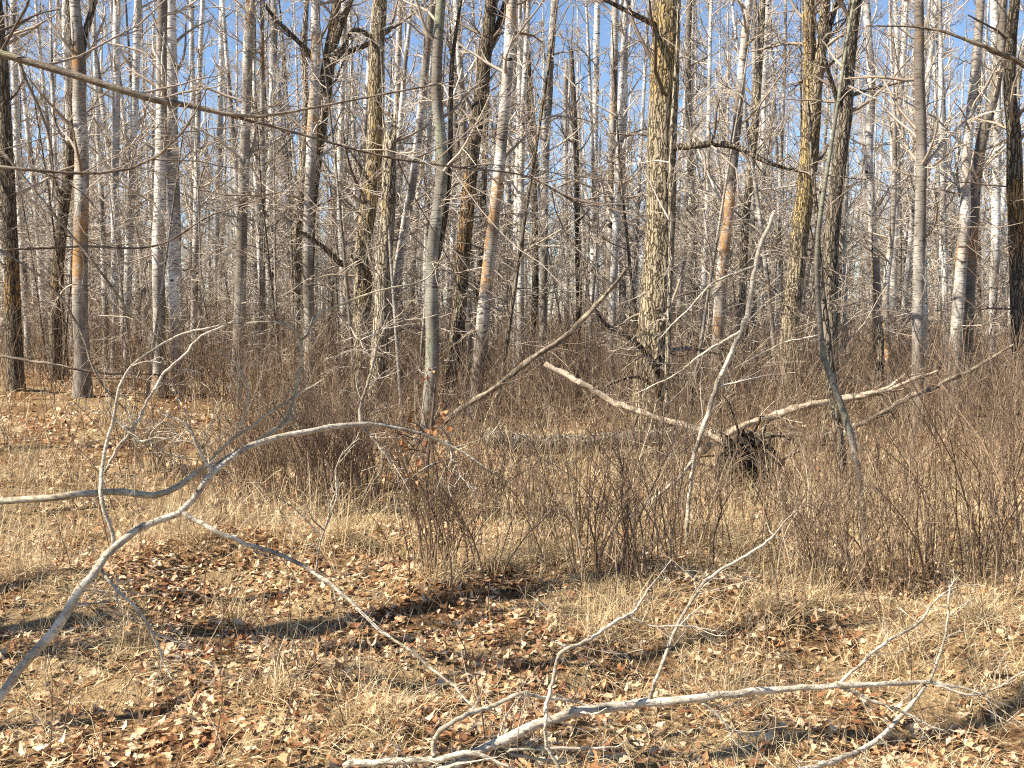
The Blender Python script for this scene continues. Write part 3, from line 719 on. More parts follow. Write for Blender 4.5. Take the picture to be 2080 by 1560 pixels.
# the far wood: one mass of stems and twigs
rng = np.random.default_rng(78)
fb = MB()
n = 540
fy = np.sqrt(rng.uniform(58.0 ** 2, 125.0 ** 2, n)); fx = (rng.uniform(-200, 2280, n) - 1040) / F * fy
keep = ~np.array([1112 < 1040 + a / b * F < 1146 and b < 95 for a, b in zip(fx, fy)])
fx, fy = fx[keep], fy[keep]; n = len(fx)
k = 6
z = np.linspace(-0.1, 1, k)[None] * rng.uniform(9, 14, n)[:, None]
lx = rng.normal(size=n) * 0.25
P = np.stack([fx[:, None] + lx[:, None] * np.linspace(0, 1, k) ** 1.4, fy[:, None] + 0 * z, z + gh(fx, fy)[:, None]], -1)
Rr = rng.uniform(.05, .11, n)[:, None] * np.linspace(1, .15, k)[None]
fb.tubes(P, Rr, 5, var=rng.random(n) * 0.55)
A, AR = sprout(rng, P, Rr, 12, 3, .06, .99, (.7, 2.0, 0), (30, 75), .4, .014, .15, .08)
fb.tubes(A, np.minimum(AR, .03), 3, var=rng.random(len(A)) * 0.55)
B, BR = sprout(rng, A, AR, 3, 2, .2, 1, (.4, .8, 1), (25, 65), .6, .012, .2, .08)
fb.tubes(B, np.minimum(BR, .011), 3, var=rng.random(len(B)))
n = 900
fy = np.sqrt(rng.uniform(34.0 ** 2, 120.0 ** 2, n)); fx = (rng.uniform(-200, 2280, n) - 1040) / F * fy
hh = rng.uniform(1.5, 4.5, n)[:, None]
z = np.linspace(-0.05, 1, 3)[None] * hh
P = np.stack([fx[:, None] + rng.normal(size=(n, 1)) * .4 * np.linspace(0, 1, 3), fy[:, None] + 0 * z, z + gh(fx, fy)[:, None]], -1)
Rr = np.full((n, 3), .016) * np.linspace(1, .5, 3)
fb.tubes(P, Rr, 3, var=.6 + .39 * rng.random(n))
A, AR = sprout(rng, P, Rr, 9, 3, .05, .95, (.5, 1.4, 0), (20, 60), .8, .011, .15, .08)
fb.tubes(A, AR, 3, var=.55 + .4 * rng.random(len(A)))
tag(fb.build('forest', M['twig']), 'grey mass of far bare stems and twigs closing the view', 'forest', kind='stuff')

# ------------------------------------------------------------------ brush: thin leafless stems nobody could count
rng = np.random.default_rng(90)
def brush_near(px):
    return np.interp(px, [-200, 200, 420, 480, 700, 760, 850, 1000, 1080, 1180, 1300, 1500, 2300], [21, 20, 15, 10.2, 9.4, 9.6, 9.0, 9.0, 9.2, 8.6, 7.8, 7.4, 7.2])
N = 60000
by = np.sqrt(rng.uniform(5.8 ** 2, 34.0 ** 2, N)); bpx = rng.uniform(-120, 2200, N); bx = (bpx - 1040) / F * by
dn = by - brush_near(bpx)
clump = vnoise(bx, by, 2.2, 3) * 0.9 + vnoise(bx, by, 5.0, 4) * 0.7
dens = np.clip(dn / np.interp(bpx, [700, 850, 1400, 1600], [3.0, 6.0, 6.0, 4.0]) + 0.08, 0.0, 1) * np.clip(0.5 + 0.7 * clump, 0.06, 1) * np.interp(by, [6, 9, 14, 22, 34], [1.0, 1.0, 0.85, 0.45, 0.36])
dens = np.maximum(dens, np.where(bpx > 1150, .08, np.where(bpx < 520, .05, .014)) * (by > 5.4))
keep = rng.random(N) < dens * np.interp(by, [6, 9, 20, 34], [1.0, 1.0, 0.62, 0.4])
hole = (np.abs(bpx - 1520) < 75) & (by < 9.9) & (rng.random(N) < .3)
keep &= ~hole
bx, by = bx[keep], by[keep]; n = min(len(bx), 7600); bx, by = bx[:n], by[:n]
def stems(rng, bx, by, hmin, hmax, r=(.0022, .0045), k=6, lean=.16):
    n = len(bx)
    hgt = rng.uniform(hmin, hmax, n)
    D = np.stack([rng.normal(size=n) * lean, rng.normal(size=n) * lean, np.ones(n)], -1); D = nrm(D)
    P = np.empty((n, k, 3)); pos = np.stack([bx, by, gh(bx, by) - .02], -1); P[:, 0] = pos
    cur = rng.normal(size=(n, 3)) * .07
    for q in range(1, k):
        D = nrm(D + rng.normal(size=(n, 3)) * .10 + cur); pos = pos + D * (hgt / (k - 1))[:, None]; P[:, q] = pos
    R0 = rng.uniform(r[0], r[1], n)[:, None] * np.linspace(1, .4, k)[None]
    return P, R0
ub = MB()
far = np.clip(by / 9.0, 1, 2.2)
hm = np.interp(by, [6, 8, 11, 15, 25, 34], [.8, 1.0, 1.45, 1.9, 2.2, 2.6])
P, R0 = stems(rng, bx, by, hm * .3, hm, k=5, lean=np.where(rng.random(n) < .2, .55, .15))
R0 = R0 * far[:, None]
vv = np.clip(rng.beta(1.0, 1.5, n), 0, .99)
ub.tubes(P, R0, 3, var=vv)
sy = np.sqrt(rng.uniform(3.5 ** 2, 9.0 ** 2, 520)); sx = (rng.uniform(-100, 2180, 520) - 1040) / F * sy
P2, R2 = stems(rng, sx, sy, .15, .6, (.0011, .0022), 5, .3)
ub.tubes(P2, R2, 3, var=np.clip(rng.beta(.7, .8, 520), 0, .99))
A2, AR2 = sprout(rng, P2, R2, 3, 3, .3, .98, (.2, .5, 1), (20, 55), .7, .0009, .14, .08)
ub.tubes(A2, AR2, 3, var=.2)
A, AR = sprout(rng, P, R0, 3, 3, .3, .98, (.18, .5, 1), (18, 50), .75, .0018, .14, .10)
ub.tubes(A, AR, 3, var=np.repeat(vv, 3))
nb = len(A)
pick = rng.random(nb) < .22
B, BR = sprout(rng, A[pick], AR[pick], 2, 2, .3, 1, (.3, .6, 1), (20, 50), .8, .0016, .14, .08)
ub.tubes(B, BR, 3, var=np.repeat(np.repeat(vv, 3)[pick], 2))
tag(ub.build('undergrowth', M['brush']), 'dense brown leafless brush filling the foot of the wood', 'brush', kind='stuff')

# distinct clumps at the front of the brush, each a shrub of its own
def shrub(px, base_y, n, spread, h, label, seed, dark=False):
    rng = np.random.default_rng(seed)
    Y = F * CAMZ / (base_y - 640.0)
    p = at(px, base_y, Y)
    root = tag(empty('shrub', (p[0], p[1], float(gh(p[0], p[1])))), label, 'shrub', 'clumps of leafless brush at the edge of the clearing')
    bx = p[0] + rng.normal(size=n) * spread; by = p[1] + rng.normal(size=n) * spread
    P, R0 = stems(rng, bx, by, h * .55, h, (.003, .0065), 7, .14)
    off = np.array([p[0], p[1], float(gh(p[0], p[1]))])
    P = P - off
    v = np.clip(rng.beta(1.1, 1.8, n) * (.6 if dark else 1), 0, .99)
    mb = MB(); mb.tubes(P, R0, 4, var=v); mb.build('stems', M['brush'], root)['kind'] = 'stuff'
    A, AR = sprout(rng, P, R0, 6, 3, .3, 1, (.18, .45, 1), (18, 50), .75, .002, .14, .10)
    B, BR = sprout(rng, A, AR, 2, 2, .3, 1, (.3, .6, 1), (20, 50), .8, .0016, .14, .08)
    tb = MB(); tb.tubes(A, AR, 3, var=np.repeat(v, 6)); tb.tubes(B, BR, 3, var=np.repeat(v, 12)); tb.build('twigs', M['brush'], root)['kind'] = 'stuff'
SH = [(905, 1195, 44, .11, 1.05, 'narrow upright brush clump in the middle of the clearing, dark shadow at its foot'),
      (670, 1050, 95, .20, 1.25, 'dense dark brush clump left of centre, just behind the arching pale branch'),
      (505, 1020, 70, .24, 1.0, 'loose brush clump rising between the two long fallen branches at the left'),
      (600, 1000, 80, .25, 1.2, 'tall brush clump behind the forking of the arching pale branch'),
      (760, 1010, 70, .25, 1.15, 'brush clump below the rusty-leaved oak sapling'),
      (1130, 1140, 36, .22, 1.0, 'thin brush clump beside the dark hollow in the centre'),
      (1250, 1190, 56, .20, 1.15, 'reddish brush clump right of the dark hollow in the centre'),
      (1380, 1120, 46, .28, 1.1, 'brush clump at the foot of the tall leaning bare pole'),
      (1575, 1060, 40, .26, .8, 'brush clump hiding the black upturned roots'),
      (1690, 1190, 60, .22, 1.0, 'sparse brush clump beside the foot of the crooked sapling'),
      (1890, 1160, 70, .3, 1.1, 'wide brush clump right of the crooked sapling'),
      (2050, 1180, 60, .25, 2.1, 'tall dark-stemmed brush clump at the right edge'),
      (1000, 1060, 46, .25, 1.1, 'brush clump left of the fallen mossy log'),
      (330, 960, 45, .22, .9, 'sparse brush clump in the left-hand grass behind the long branches')]
for q, s in enumerate(SH): shrub(*s, 600 + q, dark=q in (0, 1, 11))

# thin single seedlings in the clearing
rng = np.random.default_rng(95)
SEED = [(100, 1530), (120, 1500), (345, 1545), (300, 1470), (560, 1560), (590, 1480), (700, 1500), (985, 1545), (960, 1440), (1060, 1480), (860, 1400), (1700, 1480), (1520, 1500), (1890, 1520), (620, 1420), (1230, 1330), (1330, 1280),
        (1480, 1290), (1560, 1330), (1640, 1260), (1790, 1290), (1850, 1400), (1960, 1330), (60, 1180), (40, 1330), (180, 1500), (430, 1530), (1115, 1350), (1150, 1300), (660, 1330), (450, 1350), (2010, 1450)]
SN = {}
for px, py in sorted(SEED):
    Y = F * CAMZ / (py - 640.0); p = at(px, py, Y)
    o3 = np.array([p[0], p[1], float(gh(p[0], p[1]))])
    P, R0 = stems(rng, np.array([p[0]]), np.array([p[1]]), .35, .75, (.0018, .003), 7, .2)
    A, AR = sprout(rng, P - o3, R0, 4, 4, .3, .95, (.2, .5, 1), (20, 50), .7, .0012, .12, .08)
    mb = MB(); mb.tubes(P - o3, R0, 4, var=[.1]); mb.tubes(A, AR, 3, var=rng.random(4) * .3)
    o = mb.build('seedling', M['brush']); o.location = o3
    wh = ('at the lower left' if px < 500 else 'left of the bottom branch' if px < 800 else 'crossing the bottom branch' if px < 1150 else 'in the grass at lower right') if py > 1400 else ('in the shade at the left' if px < 500 else 'in the leaves of the middle' if px < 1200 else 'in front of the right-hand brush')
    SN[wh] = SN.get(wh, -1) + 1
    tag(o, '%s thin bare seedling from left, among those %s' % (ORD[SN[wh]], wh), 'seedling', 'single seedlings in the clearing')

# young oak keeping its rusty leaves
def leaf_cards(rng, pos, size, fold=.35):
    """small folded leaves: 3 stations, 6 quads"""
    n = len(pos)
    st = np.array([[0, .02], [.3, .26], [.65, .30], [1, .03]])
    yaw = rng.uniform(0, 6.28, n); pit = rng.normal(size=n) * .6; rol = rng.normal(size=n) * .7
    return leaf_geo(rng, pos, size, st, yaw, pit, rol, fold)

def leaf_geo(rng, pos, size, st, yaw, pit, rol, fold=.3, curl=.5):
    n, k = len(pos), len(st)
    s = np.broadcast_to(size, (n,))[:, None]
    cu = rng.normal(size=n)[:, None] * curl
    xs = (st[:, 0][None] - .5) * s
    zc = cu * (st[:, 0][None] - .5) ** 2 * s * 1.6
    fo = np.abs(rng.normal(size=n))[:, None] * fold
    wj = st[:, 1][None] * s * rng.uniform(.8, 1.2, (n, 1))
    L = np.stack([xs, wj, zc + fo * wj], -1); C = np.stack([xs, 0 * xs, zc], -1); Rg = np.stack([xs, -wj, zc + fo * wj * rng.uniform(-.2, 1, (n, 1))], -1)
    V = np.stack([L, C, Rg], 2)          # n,k,3,3
    cr, sr = np.cos(rol), np.sin(rol); cp, sp = np.cos(pit), np.sin(pit); cy, sy = np.cos(yaw), np.sin(yaw)
    Z = np.zeros(n); O = np.ones(n)
    Rx = np.stack([O, Z, Z, Z, cr, -sr, Z, sr, cr], -1).reshape(n, 3, 3)
    Ry = np.stack([cp, Z, sp, Z, O, Z, -sp, Z, cp], -1).reshape(n, 3, 3)
    Rz = np.stack([cy, -sy, Z, sy, cy, Z, Z, Z, O], -1).reshape(n, 3, 3)
    Rm = Rz @ Ry @ Rx
    V = np.einsum('nab,nkcb->nkca', Rm, V) + pos[:, None, None]
    V = V.reshape(n, -1, 3)
    base = (np.arange(n) * k * 3)[:, None, None]
    i = np.arange(k - 1)[None, :, None] * 3; j = np.arange(2)[None, None]
    Q = np.stack([base + i + j, base + i + j + 1, base + i + j + 4, base + i + j + 3], -1).reshape(-1, 4)
    return V.reshape(-1, 3), Q, k * 3

def oak_sapling():
    rng = np.random.default_rng(120)
    Y = 8.4; p = at(868, 1020, Y); z0 = float(gh(p[0], Y))
    root = tag(empty('oak_sapling', (p[0], Y, z0)), 'young oak still holding clusters of rusty orange leaves', 'sapling')
    q = pp([(870, 1064, Y, 9), (866, 980, Y, 8), (872, 900, Y, 7), (880, 830, Y, 6), (884, 780, Y, 4)]); q[:, :3] -= np.array([p[0], Y, z0]); q[0, 2] = -.03
    c = spline(q, 14)
    mb = MB(); mb.tubes(c[:, :3], c[:, 3], 6); mb.build('stem', M['twigd'], root)
    A, AR = sprout(rng, c[None, :, :3], c[None, :, 3], 16, 5, .1, .95, (.3, .75, 0), (40, 90), .6, .003, .12, .04)
    B, BR = sprout(rng, A, AR, 3, 4, .3, 1, (.3, .6, 1), (25, 60), .7, .002, .12, .03)
    tb = MB(); tb.tubes(A, AR, 4); tb.tubes(B, BR, 3); tb.build('twigs', M['twigd'], root)
    pos = np.concatenate([B[:, -1], B[:, -2], A[:, -1], A[:, -2]]); pos = pos[rng.random(len(pos)) < .55]
    pos = np.concatenate([pos, pos[::2] + rng.normal(size=pos[::2].shape) * .03])
    V, Q, m = leaf_cards(rng, pos, rng.uniform(.035, .07, len(pos)), .8)
    lb = MB(); lb.raw(V, Q, None, np.repeat(rng.random(len(pos)), m)); tag(lb.build('leaves', M['rust'], root), 'curled rusty orange dead leaves')
oak_sapling()

# ------------------------------------------------------------------ fallen and leaning wood
def fallen(name, mat, main, label, cat, sides=(), thin=.68, seed=1, n=44, twigs=10, twl=(.15, .6), jag=.0035, cap=True, subn=3, tr_=.0022, root_pt=None):
    rng = np.random.default_rng(seed)
    q = pp(main, thin)
    if root_pt is not None: q = np.vstack([root_pt, q])
    base = q[0, :3].copy()
    root = tag(empty(name, base), label, cat)
    q[:, :3] -= base
    def smooth(q, n):
        c = spline(q, n); k = len(c)
        w = rng.normal(size=(k, 3)) * jag * np.clip(c[:, 3:4] / .015, .35, 1.1); w[0] = 0
        m_ = np.interp(np.arange(k), np.arange(0, k + 6, 4), rng.normal(size=len(np.arange(0, k + 6, 4)))) ; m2 = np.interp(np.arange(k), np.arange(0, k + 6, 5), rng.normal(size=len(np.arange(0, k + 6, 5))))
        w[:, 2] += m_ * jag * 1.6; w[:, 0] += m2 * jag * 1.6; w[0] = 0
        c[:, :3] += w; c[:, 3] *= 1 + np.abs(rng.normal(size=k)) * .09
        return c
    c = smooth(q, n)
    mb = MB(); mb.tubes(c[:, :3], c[:, 3], 12, cap=cap, ridge=(lambda P, a: 1 + .16 * np.sin(3 * a + 9 * P[..., 0:1]) + .13 * np.sin(5 * a - 23 * P[..., 0:1]) + .10 * np.sin(2 * a + 41 * P[..., 0:1])) if mat in ('split', 'deadb') else (lambda P, a: 1 + .05 * np.sin(3 * a + 30 * P[..., 0:1]))); objs = [mb.build('stem', M[mat], root)]
    paths = [c]
    for s in sides:
        q = pp(s, min(1.0, thin * 1.15)); q[:, :3] -= base
        c2 = smooth(q, max(14, len(s) * 5)); paths.append(c2)
        sb = MB(); sb.tubes(c2[:, :3], np.maximum(c2[:, 3], .0012), 7, cap=True); objs.append(sb.build('branch', M[mat], root))
    for (c2, po) in zip(paths, objs):
        if not twigs: break
        A, AR = sprout(rng, c2[None, :, :3], c2[None, :, 3], twigs, 5, .15, 1, (twl[0], twl[1], 0), (30, 70), .3, tr_, .16, .03)
        AR = np.minimum(AR, tr_ * 2)
        for q_ in range(len(A)):
            tb = MB(); tb.tubes(A[q_], AR[q_], 4)
            B, BR = sprout(rng, A[q_:q_ + 1], AR[q_:q_ + 1], subn, 3, .2, 1, (.2, .5, 1), (30, 65), .7, tr_ * .7, .15, .02)
            tb.tubes(B, BR, 3)
            tb.build('twig', M[mat], po)
    return root

# the long pale branch arching up from the lower left
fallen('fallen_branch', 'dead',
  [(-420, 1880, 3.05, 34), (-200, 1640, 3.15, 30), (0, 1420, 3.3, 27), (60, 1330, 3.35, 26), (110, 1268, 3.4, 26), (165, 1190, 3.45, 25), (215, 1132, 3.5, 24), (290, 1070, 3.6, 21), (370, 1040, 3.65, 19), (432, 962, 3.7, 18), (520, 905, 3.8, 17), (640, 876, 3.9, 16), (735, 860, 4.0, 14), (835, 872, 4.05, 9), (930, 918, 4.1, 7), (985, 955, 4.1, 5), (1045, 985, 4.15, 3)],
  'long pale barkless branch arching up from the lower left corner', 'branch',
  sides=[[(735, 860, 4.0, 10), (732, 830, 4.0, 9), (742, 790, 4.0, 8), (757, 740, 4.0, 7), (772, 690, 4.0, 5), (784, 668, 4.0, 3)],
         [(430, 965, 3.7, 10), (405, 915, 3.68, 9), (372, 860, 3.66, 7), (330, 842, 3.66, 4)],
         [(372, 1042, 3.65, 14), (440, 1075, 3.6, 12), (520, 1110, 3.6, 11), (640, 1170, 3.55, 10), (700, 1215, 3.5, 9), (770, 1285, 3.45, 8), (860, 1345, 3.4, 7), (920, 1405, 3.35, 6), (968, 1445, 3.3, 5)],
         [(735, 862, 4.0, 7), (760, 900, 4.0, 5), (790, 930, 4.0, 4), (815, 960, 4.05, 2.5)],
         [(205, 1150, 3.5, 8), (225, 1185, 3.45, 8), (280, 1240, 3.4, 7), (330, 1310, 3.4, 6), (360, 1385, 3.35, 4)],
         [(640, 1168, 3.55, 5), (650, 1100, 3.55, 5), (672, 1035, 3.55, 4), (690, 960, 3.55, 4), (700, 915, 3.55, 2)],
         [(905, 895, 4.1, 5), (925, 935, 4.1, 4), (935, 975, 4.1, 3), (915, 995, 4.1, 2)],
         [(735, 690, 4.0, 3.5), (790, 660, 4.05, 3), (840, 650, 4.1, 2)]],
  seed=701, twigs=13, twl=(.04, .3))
# the thin stems rising from the arching branch
fallen('fallen_branch', 'dead',
  [(232, 1112, 3.55, 12), (222, 1070, 3.55, 11), (207, 1000, 3.55, 11), (208, 950, 3.6, 11), (222, 880, 3.6, 10), (232, 845, 3.6, 9), (245, 790, 3.6, 8), (290, 725, 3.65, 7), (350, 685, 3.7, 6), (430, 668, 3.7, 5), (500, 655, 3.8, 4)],
  'slender branch curving up from the long pale one and bending right', 'branch',
  sides=[[(212, 960, 3.6, 8), (232, 925, 3.6, 8), (280, 858, 3.62, 8), (300, 810, 3.65, 7), (350, 745, 3.7, 6), (410, 685, 3.75, 6), (470, 655, 3.8, 4)],
         [(228, 848, 3.6, 6), (258, 872, 3.6, 6), (290, 897, 3.6, 6), (335, 895, 3.6, 5), (372, 900, 3.6, 3)]],
  seed=702, twigs=10, twl=(.08, .3))
# lichen-covered fallen stem lying across the left
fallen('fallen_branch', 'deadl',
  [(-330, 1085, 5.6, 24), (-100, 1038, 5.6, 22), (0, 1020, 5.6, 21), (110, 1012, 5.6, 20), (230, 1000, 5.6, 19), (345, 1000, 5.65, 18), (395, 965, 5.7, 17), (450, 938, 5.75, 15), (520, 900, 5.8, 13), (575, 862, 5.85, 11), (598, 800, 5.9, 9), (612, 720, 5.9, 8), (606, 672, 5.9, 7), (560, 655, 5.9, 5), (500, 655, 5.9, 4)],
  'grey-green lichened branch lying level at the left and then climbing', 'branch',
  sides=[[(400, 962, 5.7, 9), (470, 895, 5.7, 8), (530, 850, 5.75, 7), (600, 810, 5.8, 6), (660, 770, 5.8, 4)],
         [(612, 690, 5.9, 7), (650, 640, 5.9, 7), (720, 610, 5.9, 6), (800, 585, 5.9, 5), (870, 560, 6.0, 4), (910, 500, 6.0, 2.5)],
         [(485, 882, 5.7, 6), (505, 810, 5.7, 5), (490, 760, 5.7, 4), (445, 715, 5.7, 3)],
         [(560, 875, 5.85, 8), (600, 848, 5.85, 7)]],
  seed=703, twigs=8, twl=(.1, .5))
# pale branch across the bottom right
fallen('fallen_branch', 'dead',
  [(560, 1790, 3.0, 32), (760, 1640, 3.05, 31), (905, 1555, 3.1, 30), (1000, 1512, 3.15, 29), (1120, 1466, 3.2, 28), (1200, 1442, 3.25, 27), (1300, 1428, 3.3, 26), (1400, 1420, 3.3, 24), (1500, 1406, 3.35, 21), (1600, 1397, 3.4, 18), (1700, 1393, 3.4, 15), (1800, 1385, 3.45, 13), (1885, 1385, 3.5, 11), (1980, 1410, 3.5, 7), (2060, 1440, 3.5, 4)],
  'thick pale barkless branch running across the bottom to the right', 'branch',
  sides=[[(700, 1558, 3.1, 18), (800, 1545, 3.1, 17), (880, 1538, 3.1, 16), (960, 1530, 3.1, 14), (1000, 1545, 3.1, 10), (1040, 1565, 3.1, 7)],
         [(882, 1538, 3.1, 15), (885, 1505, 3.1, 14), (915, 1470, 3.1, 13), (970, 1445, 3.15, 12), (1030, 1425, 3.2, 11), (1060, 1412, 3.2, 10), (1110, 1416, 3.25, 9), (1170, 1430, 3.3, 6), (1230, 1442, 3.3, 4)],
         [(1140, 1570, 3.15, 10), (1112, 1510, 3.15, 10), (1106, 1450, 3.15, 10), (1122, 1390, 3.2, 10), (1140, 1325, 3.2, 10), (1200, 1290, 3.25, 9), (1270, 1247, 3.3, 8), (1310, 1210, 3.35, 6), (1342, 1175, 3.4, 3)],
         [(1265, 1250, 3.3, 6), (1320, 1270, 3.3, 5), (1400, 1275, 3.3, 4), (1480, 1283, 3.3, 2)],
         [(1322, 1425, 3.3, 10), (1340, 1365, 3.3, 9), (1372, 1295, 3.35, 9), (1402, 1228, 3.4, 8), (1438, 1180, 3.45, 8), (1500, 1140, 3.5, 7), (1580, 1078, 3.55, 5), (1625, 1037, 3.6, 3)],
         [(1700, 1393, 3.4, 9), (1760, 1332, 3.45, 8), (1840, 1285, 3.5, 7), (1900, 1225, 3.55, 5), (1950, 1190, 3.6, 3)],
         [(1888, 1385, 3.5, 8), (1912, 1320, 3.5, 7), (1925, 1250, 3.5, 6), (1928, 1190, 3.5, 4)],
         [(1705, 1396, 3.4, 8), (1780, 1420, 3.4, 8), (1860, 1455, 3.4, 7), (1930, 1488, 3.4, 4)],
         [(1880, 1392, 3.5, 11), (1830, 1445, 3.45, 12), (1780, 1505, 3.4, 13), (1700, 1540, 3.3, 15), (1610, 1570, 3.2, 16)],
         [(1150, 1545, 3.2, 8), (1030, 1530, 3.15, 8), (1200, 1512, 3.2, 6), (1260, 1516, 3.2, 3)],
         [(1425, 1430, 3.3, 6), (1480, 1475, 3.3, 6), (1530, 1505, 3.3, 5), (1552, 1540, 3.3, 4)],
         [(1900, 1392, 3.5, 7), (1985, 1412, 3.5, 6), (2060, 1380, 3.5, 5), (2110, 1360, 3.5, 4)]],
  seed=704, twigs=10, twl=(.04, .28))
# tall leaning bare pole right of centre
fallen('leaning_pole', 'dead',
  [(1392, 1118, 7.4, 11), (1402, 1020, 7.4, 11), (1411, 930, 7.4, 12), (1432, 860, 7.4, 13), (1458, 780, 7.4, 13), (1490, 705, 7.4, 13), (1515, 640, 7.4, 13), (1530, 560, 7.4, 12), (1550, 490, 7.4, 12), (1574, 425, 7.4, 10)],
  'tall thin bare pole leaning right with a dark broken tip', 'branch',
  sides=[[(1411, 930, 7.4, 9), (1370, 975, 7.4, 8), (1320, 1020, 7.4, 7), (1270, 1060, 7.4, 5)],
         [(1508, 670, 7.4, 7), (1440, 710, 7.4, 6), (1350, 770, 7.4, 4), (1290, 800, 7.4, 3)],
         [(1535, 540, 7.4, 6), (1450, 575, 7.4, 5), (1400, 630, 7.4, 4), (1340, 690, 7.4, 3)],
         [(1462, 785, 7.4, 5), (1520, 770, 7.4, 4), (1570, 760, 7.4, 3)],
         [(1480, 800, 7.4, 5), (1475, 790, 7.4, 4), (1580, 700, 7.4, 3.5), (1660, 680, 7.4, 3)]],
  seed=705, thin=.72, twigs=9, twl=(.2, .7))
fallen('leaning_pole', 'deadb',
  [(862, 888, 12.6, 13), (930, 835, 12.6, 13), (1010, 785, 12.6, 13), (1090, 722, 12.6, 12), (1150, 682, 12.6, 12), (1205, 625, 12.6, 11), (1250, 575, 12.6, 8), (1275, 540, 12.6, 5)],
  'dead stem leaning diagonally up to the right across the middle', 'branch', seed=706, thin=.78, twigs=12, twl=(.3, 1.0), root_pt=[(*(at(800, 925, 12.6)), .035)])
fallen('fallen_log', 'split',
  [(1106, 738, 11.6, 11), (1140, 758, 11.6, 14), (1190, 786, 11.5, 16), (1240, 815, 11.5, 15), (1300, 838, 11.4, 14), (1380, 862, 11.2, 14), (1450, 886, 11.0, 15), (1490, 908, 10.8, 14), (1530, 945, 10.6, 10)],
  'broken pale trunk slanting down to the black upturned roots', 'log', seed=707, thin=.78, twigs=8, twl=(.15, .5))
fallen('fallen_log', 'split',
  [(1420, 920, 11.2, 18), (1500, 872, 11.2, 17), (1570, 846, 11.2, 17), (1640, 825, 11.2, 17), (1700, 812, 11.2, 16), (1760, 802, 11.2, 14), (1800, 790, 11.2, 10), (1835, 762, 11.2, 4)],
  'fallen trunk with pale split wood and two splintered prongs at the right', 'log',
  sides=[[(1745, 803, 11.2, 11), (1800, 793, 11.2, 10), (1850, 772, 11.2, 9), (1905, 755, 11.2, 5)], [(1690, 815, 11.2, 9), (1790, 800, 11.25, 6), (1850, 788, 11.25, 3)]], seed=708, thin=.78, twigs=7, twl=(.15, .6))
fallen('fallen_log', 'deadb',
  [(1690, 905, 10.9, 13), (1735, 866, 10.9, 14), (1790, 840, 10.9, 13), (1830, 815, 10.9, 12), (1900, 785, 10.9, 11), (1990, 742, 10.9, 8), (2060, 700, 10.9, 5)],
  'brown fallen stem below the splintered trunk, rising to the right', 'log', seed=709, thin=.78, twigs=10, twl=(.2, .9))
def mossy_log():
    rng = np.random.default_rng(130)
    q = pp([(990, 962, 11.6, 40), (1060, 940, 11.8, 40), (1200, 915, 12.2, 37), (1400, 888, 12.8, 34), (1560, 878, 13.0, 31), (1740, 876, 13.1, 27)])
    b = q[0, :3].copy(); b[2] = float(gh(b[0], b[1]))
    root = tag(empty('fallen_log', b), 'thick mossy furrowed log lying flat in the brush', 'log')
    q[:, 2] = gh(q[:, 0], q[:, 1]) + q[:, 3] + .06
    q[:, :3] -= b
    c = spline(q, 60)
    mb = MB(); mb.tubes(c[:, :3], c[:, 3], 20, cap=True, ridge=lambda P, a: 1 + .07 * np.sin(9 * a + 2 * np.sin(3 * P[..., 0:1])) + .05 * np.sin(5 * a + 7 * P[..., 0:1]))
    mb.build('stem', M['snag'], root)
    A, AR = sprout(rng, c[None, :, :3], c[None, :, 3], 14, 6, .1, 1, (.3, .9, 0), (50, 90), .2, .006, .15, .05)
    for q_ in range(len(A)):
        tb = MB(); tb.tubes(A[q_], np.minimum(AR[q_], .015), 5); tb.build('branch', M['twigd'], root)
mossy_log()
def root_mass():
    rng = np.random.default_rng(131)
    p = at(1515, 1010, 9.9); z0 = float(gh(p[0], p[1]))
    root = tag(empty('root_plate', (p[0], p[1], z0)), 'black upturned root plate of the broken trunk, hung with roots', 'stump')
    nlat, nlon = 18, 26
    th = np.linspace(.02, math.pi - .02, nlat)[:, None]; ph = np.linspace(0, 2 * math.pi, nlon, endpoint=False)[None]
    r = 1 + .18 * np.sin(3 * ph + 2 * th) + .14 * np.sin(7 * ph - 3 * th) * np.sin(th) + .1 * np.sin(11 * th + 5 * ph) + .07 * rng.normal(size=(nlat, nlon))
    V = np.stack([.26 * r * np.sin(th) * np.cos(ph), .16 * r * np.sin(th) * np.sin(ph), .20 + .32 * r * np.cos(th)], -1)
    i, j = np.meshgrid(np.arange(nlat - 1), np.arange(nlon), indexing='ij'); j2 = (j + 1) % nlon
    Q = np.stack([i * nlon + j, (i + 1) * nlon + j, (i + 1) * nlon + j2, i * nlon + j2], -1)
    mb = MB(); mb.raw(V, Q); mb.build('root_ball', M['soil'], root, smooth=False)
    c = np.stack([np.zeros(6), np.zeros(6), np.linspace(.05, .5, 6)], -1)
    A, AR = sprout(rng, c[None], np.full((1, 6), .1), 46, 7, .0, 1, (.25, .7, 0), (40, 120), .2, .006, .25, -.06, .1)
    tb = MB(); tb.tubes(A, np.minimum(AR, .018), 6); tb.build('roots', M['soil'], root)
root_mass()

